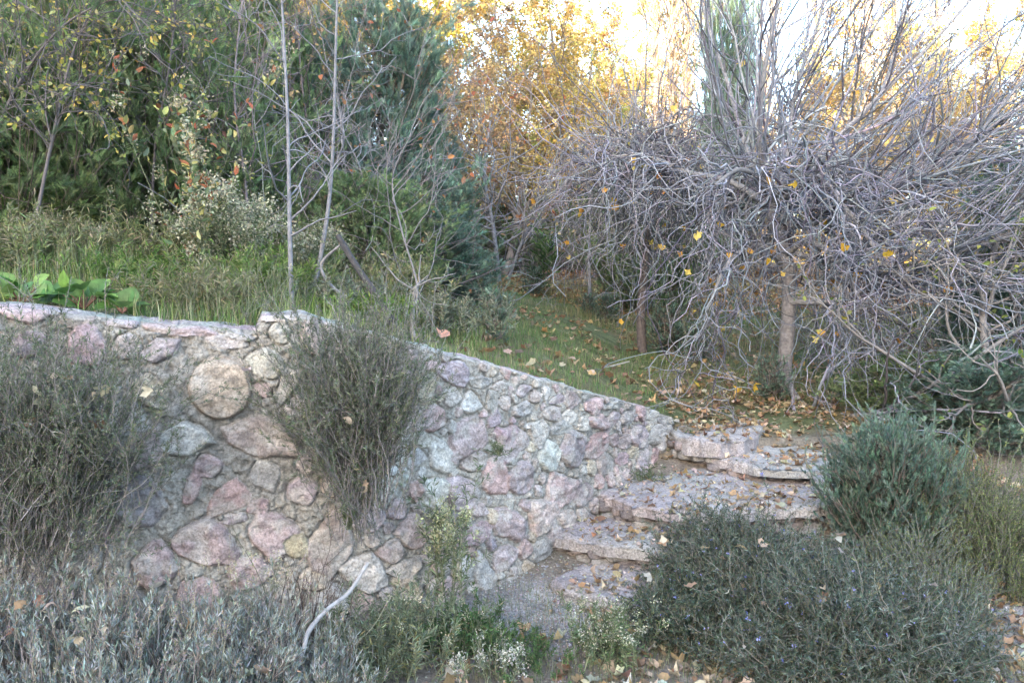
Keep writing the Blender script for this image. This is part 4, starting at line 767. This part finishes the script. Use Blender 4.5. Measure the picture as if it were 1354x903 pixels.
SG = [(.16, .20, .12), (.21, .25, .16), (.26, .29, .20)]
G3 = 'leafy weeds at the foot of the wall'
herb('weed_plant', 'dark green leafy weed patch left of the gravel', gp(618, 3.62), 411, 95, .15, WG, .02, .55, 8, spread=.8, per=46, base=.10, group=G3)
herb('weed_plant', 'dark green weed right behind the bottom frame edge in the centre', gp(690, 3.45), 412, 60, .11, WG, .018, .55, 4, spread=.8, per=40, base=.09, group=G3)
herb('weed_plant', 'pale fluffy seeded weed standing in front of the gravel', gp(800, 3.42), 413, 55, .20, HG + [(.14, .22, .10)], .026, .3, 60, [(.50, .49, .38), (.42, .42, .30)], .40, 46, base=.08, hs=.014, group=G3)
herb('weed_plant', 'fluffy white seeded weed at the bottom frame edge left of centre', gp(648, 3.3), 414, 30, .12, SG, .02, .4, 40, [(.55, .53, .46)], .6, 30, base=.08, hs=.014, group=G3)
herb('weed_plant', 'tall yellow green seeding weed against the wall below the upright rosemary', gp(585, 3.85), 415, 14, .50, SG + HG, .038, .28, 40, [(.42, .42, .22), (.46, .46, .30)], .10, 80, base=.04, hs=.022, group=G3)
herb('weed_plant', 'grey green narrow leaved weed right of the pale curved stick', gp(540, 3.5), 416, 45, .26, SG, .032, .22, 10, spread=.35, per=50, base=.12, group=G3)
herb('weed_plant', 'thin grey weed between the stick and the dried cream flower head', gp(455, 3.3), 417, 50, .24, SG + DULL, .03, .2, 8, spread=.4, per=40, base=.13, group=G3)
herb('weed_plant', 'yellowing weed at the foot of the upright rosemary', gp(508, 3.25), 418, 40, .20, SG + [(.3, .28, .12)], .03, .22, 8, spread=.5, per=40, base=.13, group=G3)
herb('dried_flower', 'dried cream flower head standing before the wall above the lavender', gp(350, 3.32), 419, 4, .42, SG, .02, .3, 10, [(.52, .48, .36), (.46, .40, .28)], .08, 16, base=.02, hs=.018)
herb('weed_plant', 'dark brown dried weed stalks against the wall, left of the pale stick', gp(400, 3.42), 420, 26, .36, [(.12, .08, .06), (.2, .15, .1)], .014, .4, 14, [(.14, .09, .07)], .22, 10, base=.08, hs=.008, stem=(.10, .07, .06), group=G3)
herb('wall_fern', 'small green tuft growing from the middle of the wall face', at(660, 603, 4.26), 421, 12, .07, HG, .02, .4, spread=.6, per=26, base=.008)
herb('wall_fern', 'yellow green sprig at the base of the upright rosemary', at(462, 700, 3.62), 422, 10, .11, HG, .024, .3, spread=.5, per=30, base=.008)
herb('weed_plant', 'grass like green weed in the angle of wall and third step', gp(853, 5.55), 423, 30, .14, WG + SG, .03, .12, spread=.7, per=30, base=.04, group=G3)
herb('weed_plant', 'bright green weed by the wall end on the top step', gp(908, 6.15), 424, 22, .10, WG, .022, .6, spread=.8, per=30, base=.03, group=G3)
herb('weed_plant', 'dry weed tangled with leaves on the low step next to the wall', gp(805, 5.1), 425, 16, .10, WG + DULL, .02, .4, spread=.9, per=16, base=.04, group=G3)
herb('weed_plant', 'tall green thistle like weed at the back of the lawn', gp(712, 12.6), 426, 9, .9, WG, .16, .25, spread=.35, per=24, base=.05, group='tall weeds on the lawn')
herb('weed_plant', 'grey green weed behind the top left wall edge', gp(330, 4.3), 427, 60, .28, SG + DULL, .02, .2, 8, spread=.5, per=30, base=.14, group='tall weeds on the lawn')

def ovate(K=7):
    V = []; F = []; xs = np.linspace(0, 1, K); wv = [.05, .30, .46, .52, .47, .32, .02]
    for x, q in zip(xs, wv):
        for s in (-1, -.5, 0, .5, 1): V.append([x, q * s, .16 * abs(s) * q * 2 - .30 * x * x + .02 * math.sin(x * 12 + s * 3)])
    for i in range(K - 1):
        for j in range(4): a = i * 5 + j; F.append([a, a + 1, a + 6, a + 5])
    return np.array(V), np.array(F)
OV = ovate()
def bergenia(loc, label, seed, n, r, redf=0):
    rg = np.random.default_rng(seed); root = thing('bergenia_plant', label, 'plant', loc, 'bergenia plants on the wall top'); c = np.array(loc); m = MB(); A = MB()
    a = rg.uniform(0, 2 * np.pi, n); el = rg.uniform(.25, 1.1, n); d = np.column_stack([np.cos(a) * np.cos(el), np.sin(a) * np.cos(el), np.sin(el)]); st = rg.uniform(.3, .9, n)[:, None] * r
    t = np.linspace(0, 1, 5)[None, :, None]; P = c + d[:, None] * st[:, None] * t; tubes(m, P, np.full((n, 5), .0035), 5, (.25, .12, .08), rg); m.build('stems', M_TWIG, root)
    cc = pal(rg, n, [(.09, .19, .045), (.13, .24, .06), (.17, .27, .07)], .15); cc[:redf] = (.16, .035, .03)
    inst(A, *OV, P[:, -1], nrm(d + [0, -.2, -.1] + rg.normal(0, .2, (n, 3))), np.array([0, -.35, 1.]) + rg.normal(0, .3, (n, 3)), rg.uniform(.075, .115, n), cc); A.build('leaves', M_GLOSS, root, True)
bergenia(at(28, 402, 3.75), 'bergenia clump with bright green leaves at the left frame edge', 1, 16, .12)
bergenia(at(112, 408, 3.8), 'bergenia clump with large rounded leaves and one red leaf on the wall top', 2, 20, .13, 1)
bergenia(at(162, 414, 3.78), 'small bergenia clump right of the largest one', 3, 8, .07)

# ------------------------------------------------------------------ stuff: grass, litter, gravel, brush
rg = np.random.default_rng(500)
def blades(name, x, y, h, wd, cols, jit=.2, up=.5, clump=None):
    n = len(x); z = ground_z(x, y) - .005; A = MB(); pos = np.column_stack([x, y, z])
    for k, b in enumerate(BLADES):
        s = np.arange(k, n, 3); d = nrm(np.column_stack([rg.normal(0, up, len(s)), rg.normal(0, up, len(s)), np.ones(len(s))])); hz = nrm(np.column_stack([d[:, 0], d[:, 1], np.zeros(len(s))]) + 1e-4)
        inst(A, *b, pos[s], d, nrm(np.cross(np.cross(d, hz), d)) * [-1, -1, -1] * -1, np.column_stack([h[s], np.full(len(s), wd), h[s]]), cols[s])
    return tag(A.build(name, M_GRASS), kind='stuff')
def grass_area(n, xr, yr, cond):
    x = rg.uniform(*xr, n); y = rg.uniform(*yr, n); k = cond(x, y); return x[k], y[k]
# lawn
x, y = grass_area(150000, (-2, 6), (4, 15), lambda x, y: (y > wall_y(x) + .3) & ((x < XE + .0) | (y > 7.2)) & (rg.random(len(x)) < np.clip(7 / y, 0, 1) ** 1.2))
dn = fbm(np.stack([x * 1.1, y * 1.1], -1), 3, 90); k = (dn + rg.normal(0, .22, len(x)) > -.22); x, y = x[k], y[k]
tag(blades('lawn_grass', x, y, rg.uniform(.03, .085, len(x)), .0045, pal(rg, len(x), [(.11, .20, .055), (.15, .23, .08), (.20, .24, .10), (.28, .26, .14)], .2), up=.6), 'short patchy green lawn grass behind the wall', 'grass', kind='stuff')
# dry tall tufts at the back of the lawn
x, y = grass_area(26000, (-2.5, 6), (9.5, 15.5), lambda x, y: fbm(np.stack([x, y], -1), 2, 91) > -.1)
tag(blades('dry_grass', x, y, rg.uniform(.08, .22, len(x)), .006, pal(rg, len(x), [(.34, .29, .17), (.26, .24, .12), (.18, .2, .08)], .2), up=.4), 'dry straw coloured grass at the far end of the lawn', 'grass', kind='stuff')
# long grass on the bank
x, y = grass_area(36000, (-5.5, -.2), (3.7, 8), lambda x, y: (y > wall_y(x) + .22) & (fbm(np.stack([x * 2, y * 2], -1), 2, 92) > -.35))
tag(blades('bank_grass', x, y, rg.uniform(.06, .30, len(x)) ** 1.0 * (.75 + .6 * fbm(np.stack([x * 3, y * 3], -1), 2, 97)) * np.clip(1.25 - .2 * (x + 3), .55, 1.1), .005, pal(rg, len(x), [(.15, .24, .06), (.21, .30, .08), (.29, .34, .13), (.44, .41, .25), (.34, .31, .18), (.11, .18, .06)], .2), up=.85), 'long tangled grass on the bank above the left wall', 'grass', kind='stuff')
x, y = grass_area(5000, (-.2, 2.2), (3.2, 4.3), lambda x, y: y < wall_y(x) - .05)
tag(blades('foreground_grass', x, y, rg.uniform(.03, .10, len(x)), .003, pal(rg, len(x), [(.12, .17, .07), (.2, .2, .12), (.3, .27, .18)], .2), up=.8), 'thin wisps of grass among leaves at the foot of the steps', 'grass', kind='stuff')

def litter(name, label, pts, size, cols, seed, lift=.006, stand=.35):
    rg = np.random.default_rng(seed); A = MB(); n = len(pts)
    for k, tm in enumerate(STARS + [LEAF]):
        s = np.arange(k, n, 5); m_ = len(s); d = rg.normal(0, 1, (m_, 3)) * [1, 1, .18]
        inst(A, *tm, pts[s] + [0, 0, lift], d, np.array([0, 0, 1.]) + rg.normal(0, stand, (m_, 3)), rg.uniform(.6, 1.3, m_) * size, pal(rg, m_, cols, .2))
    return tag(A.build(name, M_DRY), label, 'leaves', kind='stuff')
LT = [(.36, .24, .13), (.44, .32, .19), (.28, .17, .10), (.50, .40, .27), (.40, .25, .12), (.22, .14, .09)]
LTP = [(.46, .38, .27), (.52, .44, .33), (.38, .28, .19), (.32, .21, .13), (.56, .50, .40)]
x, y = grass_area(9000, (-2, 7), (4.2, 16), lambda x, y: (y > wall_y(x) + .3) & ((x < XE) | (y > 6.4)))
dens = np.clip(.2 + .6 * sst(.3, 3.0, x) + .3 * sst(12, 15, y) + .9 * sst(.6, 1.6, x) * sst(9, 7, y) + .9 * fbm(np.stack([x * 1.4, y * 1.4], -1), 3, 93), 0, 1); k = rg.random(len(x)) < dens; x, y = x[k], y[k]
litter('fallen_leaves', 'tan and brown leaves scattered over the lawn', np.column_stack([x, y, ground_z(x, y) + .02]), .075, LT, 1)
# far woodland floor litter
x = rg.uniform(-4, 12, 9000); y = rg.uniform(12, 20, 9000); litter('fallen_leaves', 'orange brown leaf carpet under the trees behind the lawn', np.column_stack([x, y, ground_z(x, y) + .01]), .10, [(.40, .22, .11), (.32, .18, .09), (.46, .30, .16)], 2)
# steps: drop leaves on the slabs
bpy.context.view_layer.update(); dg = bpy.context.evaluated_depsgraph_get()
def drop(x, y, ztop=3):
    from mathutils import Vector
    out = []
    for a, b in zip(x, y):
        h, loc, nn, *_ = scn.ray_cast(dg, Vector((a, b, ztop)), Vector((0, 0, -1))); out.append(loc[2] if h else 0)
    return np.array(out)
hid = [o for o in scn.objects if o.type == 'MESH' and not (o.name.startswith(('ground', 'step_slab', 'riser', 'flank')))]
vis = {o: o.hide_viewport for o in hid}
for o in hid: o.hide_viewport = True
bpy.context.view_layer.update(); dg = bpy.context.evaluated_depsgraph_get()
x = rg.uniform(.3, 3.6, 7000); y = rg.uniform(4.0, 7.6, 7000)
cl = fbm(np.stack([x * 3, y * 3], -1), 2, 95); k = (y < wall_y(x) - .05) | (x > XE + .02); k &= rg.random(len(x)) < np.clip(.30 + .9 * cl + .35 * sst(5.4, 6.4, y), .06, 1); x, y = x[k], y[k]; zs = drop(x, y)
litter('fallen_leaves', 'dry tan leaves gathered on the stone steps', np.column_stack([x, y, zs + .004]), .052, LTP[:4] + LT, 3, stand=.3)
# leaf crumbs along the riser feet
x = rg.uniform(.2, 2.2, 2600); y = rg.uniform(3.9, 5.9, 2600); k = (y < wall_y(x) - .04); x, y = x[k], y[k]; zs = drop(x, y)
litter('leaf_crumbs', 'small leaf fragments and chips over the lower steps', np.column_stack([x, y, zs]), .022, LTP + [(.3, .29, .28)], 4, lift=.003)
for o in hid: o.hide_viewport = vis[o]
x = rg.uniform(-.6, 2.6, 2200); y = rg.uniform(3.1, 4.2, 2200); gk = np.hypot((x - .12) / .38, (y - 4.0) / .25) > 1; k = (y < wall_y(x) - .05) & gk & (rg.random(len(x)) < .22 + .5 * sst(.2, .7, x)); x, y = x[k], y[k]
litter('fallen_leaves', 'pale brown leaves on the ground in the foreground', np.column_stack([x, y, ground_z(x, y)]), .062, LTP + LT, 5, lift=.012)
def caught(label, pts, size, seed, cols=LTP): 
    return litter('caught_leaves', label, np.array(pts), size, cols, seed, lift=0, stand=1.0)
r3 = np.random.default_rng(77)
def sprinkle(px, py, Yv, n, sx, sy, sd_): return [at(px + r3.normal(0, sx), py + r3.normal(0, sy), Yv + r3.normal(0, sd_)) for _ in range(n)]
caught('dry leaves caught in the lavender and the wall shrubs', sprinkle(150, 800, 2.8, 12, 110, 40, .08) + sprinkle(345, 888, 2.7, 4, 14, 6, .03) + sprinkle(100, 520, 3.1, 12, 60, 60, .04) + sprinkle(478, 590, 3.45, 7, 22, 45, .03), .055, 6)
caught('dry leaves caught on the rosemary mounds', sprinkle(1080, 790, 3.5, 22, 110, 50, .1) + sprinkle(950, 740, 3.95, 10, 50, 30, .1), .05, 7)
# gravel
def gravel(name, label, x, y, s, seed):
    rg = np.random.default_rng(seed); n = len(x); t = np.array([[1, 0, 0], [0, 1, 0], [-1, 0, 0], [0, -1, 0], [0, 0, .7], [0, 0, -.7]]); F = np.array([[0, 1, 4], [1, 2, 4], [2, 3, 4], [3, 0, 4], [1, 0, 5], [2, 1, 5], [3, 2, 5], [0, 3, 5]])
    m = MB(); inst(m, t, F, np.column_stack([x, y, ground_z(x, y)]), rdir(rg, n), rdir(rg, n), s[:, None] * rg.uniform(.6, 1.3, (n, 3)), pal(rg, n, [(.30, .29, .30), (.24, .24, .25), (.38, .36, .36), (.30, .25, .22)], .2)); return tag(m.build(name, M_STONE), label, 'gravel', kind='stuff')
x = rg.normal(.12, .30, 6200); y = rg.normal(3.98, .28, 6200); gravel('gravel', 'grey gravel patch at the bottom of the steps', x, y, rg.uniform(.004, .010, 6200), 1)
x = rg.uniform(1.9, 3.0, 5000); y = rg.uniform(3.0, 4.6, 5000); gravel('gravel', 'grey gravel of the path in the lower right corner', x, y, rg.uniform(.004, .010, 5000), 2)
# brush: tangled bare understory twigs behind the lawn and on the bank
def brush(label, n, xr, yr, h, cols, seed):
    rg = np.random.default_rng(seed); x = rg.uniform(*xr, n); y = rg.uniform(*yr, n); b = np.column_stack([x, y, ground_z(x, y)]); d = nrm(rg.normal(0, .5, (n, 3)) + [0, 0, 1]); K = 9; p = b; out = [p]; L = rg.uniform(.5, 1.2, n)[:, None] * h
    for k in range(1, K): d = nrm(d + rg.normal(0, .22, (n, 3))); p = p + d * L / (K - 1); out.append(p)
    P = np.stack(out, 1); m = MB(); tubes(m, P, np.linspace(.006, .0025, K)[None].repeat(n, 0), 3, pal(rg, n, cols, .2)); Q, r = grow(rg, P, np.full(P.shape[:2], .004), n * 4, (.2, 1), (45, 15), (h * .35, h * .1), 6, (0, 0, .2), .6, .7, .4, .002); tubes(m, Q, r, 3, pal(rg, len(Q), cols, .2)); return tag(m.build('brushwood', M_TWIG), label, 'brushwood', kind='stuff')
brush('dark tangled brushwood in the hollow behind the lawn', 420, (-1.5, 7), (14.5, 19), 1.6, [(.16, .13, .12), (.10, .08, .08), (.22, .19, .18)], 1)
brush('grey brown brushwood among the bank junipers', 300, (-4.6, -1.0), (6.2, 10), 1.6, [(.20, .17, .16), (.14, .11, .11), (.26, .24, .25)], 2)
brush('bare brushwood right of the steps below the drooping branches', 200, (3.0, 6.5), (6.6, 10), 1.1, [(.20, .17, .16), (.14, .11, .11), (.28, .26, .26)], 3)
# far woodland on the rising ground
rg = np.random.default_rng(600); A = MB(); nt3 = 260
fx = rg.uniform(-60, 90, nt3); fy = rg.uniform(42, 110, nt3); fz = ground_z(fx, fy); fh = rg.uniform(3, 6, nt3)
for k in range(nt3):
    n = 500; d = rdir(rg, n) * rg.uniform(.5, 1, (n, 1)) * [1.8, 1.8, fh[k] * .5]; inst(A, *LEAF, d + [fx[k], fy[k], fz[k] + fh[k] * .55], rdir(rg, n), rdir(rg, n), rg.uniform(.25, .5, n), pal(rg, n, [GOLD, PALE, GRN, AMB][k % 4], .2))
tag(A.build('far_woodland', M_LEAF), 'golden and green woodland on the far slope', 'woodland', kind='stuff')
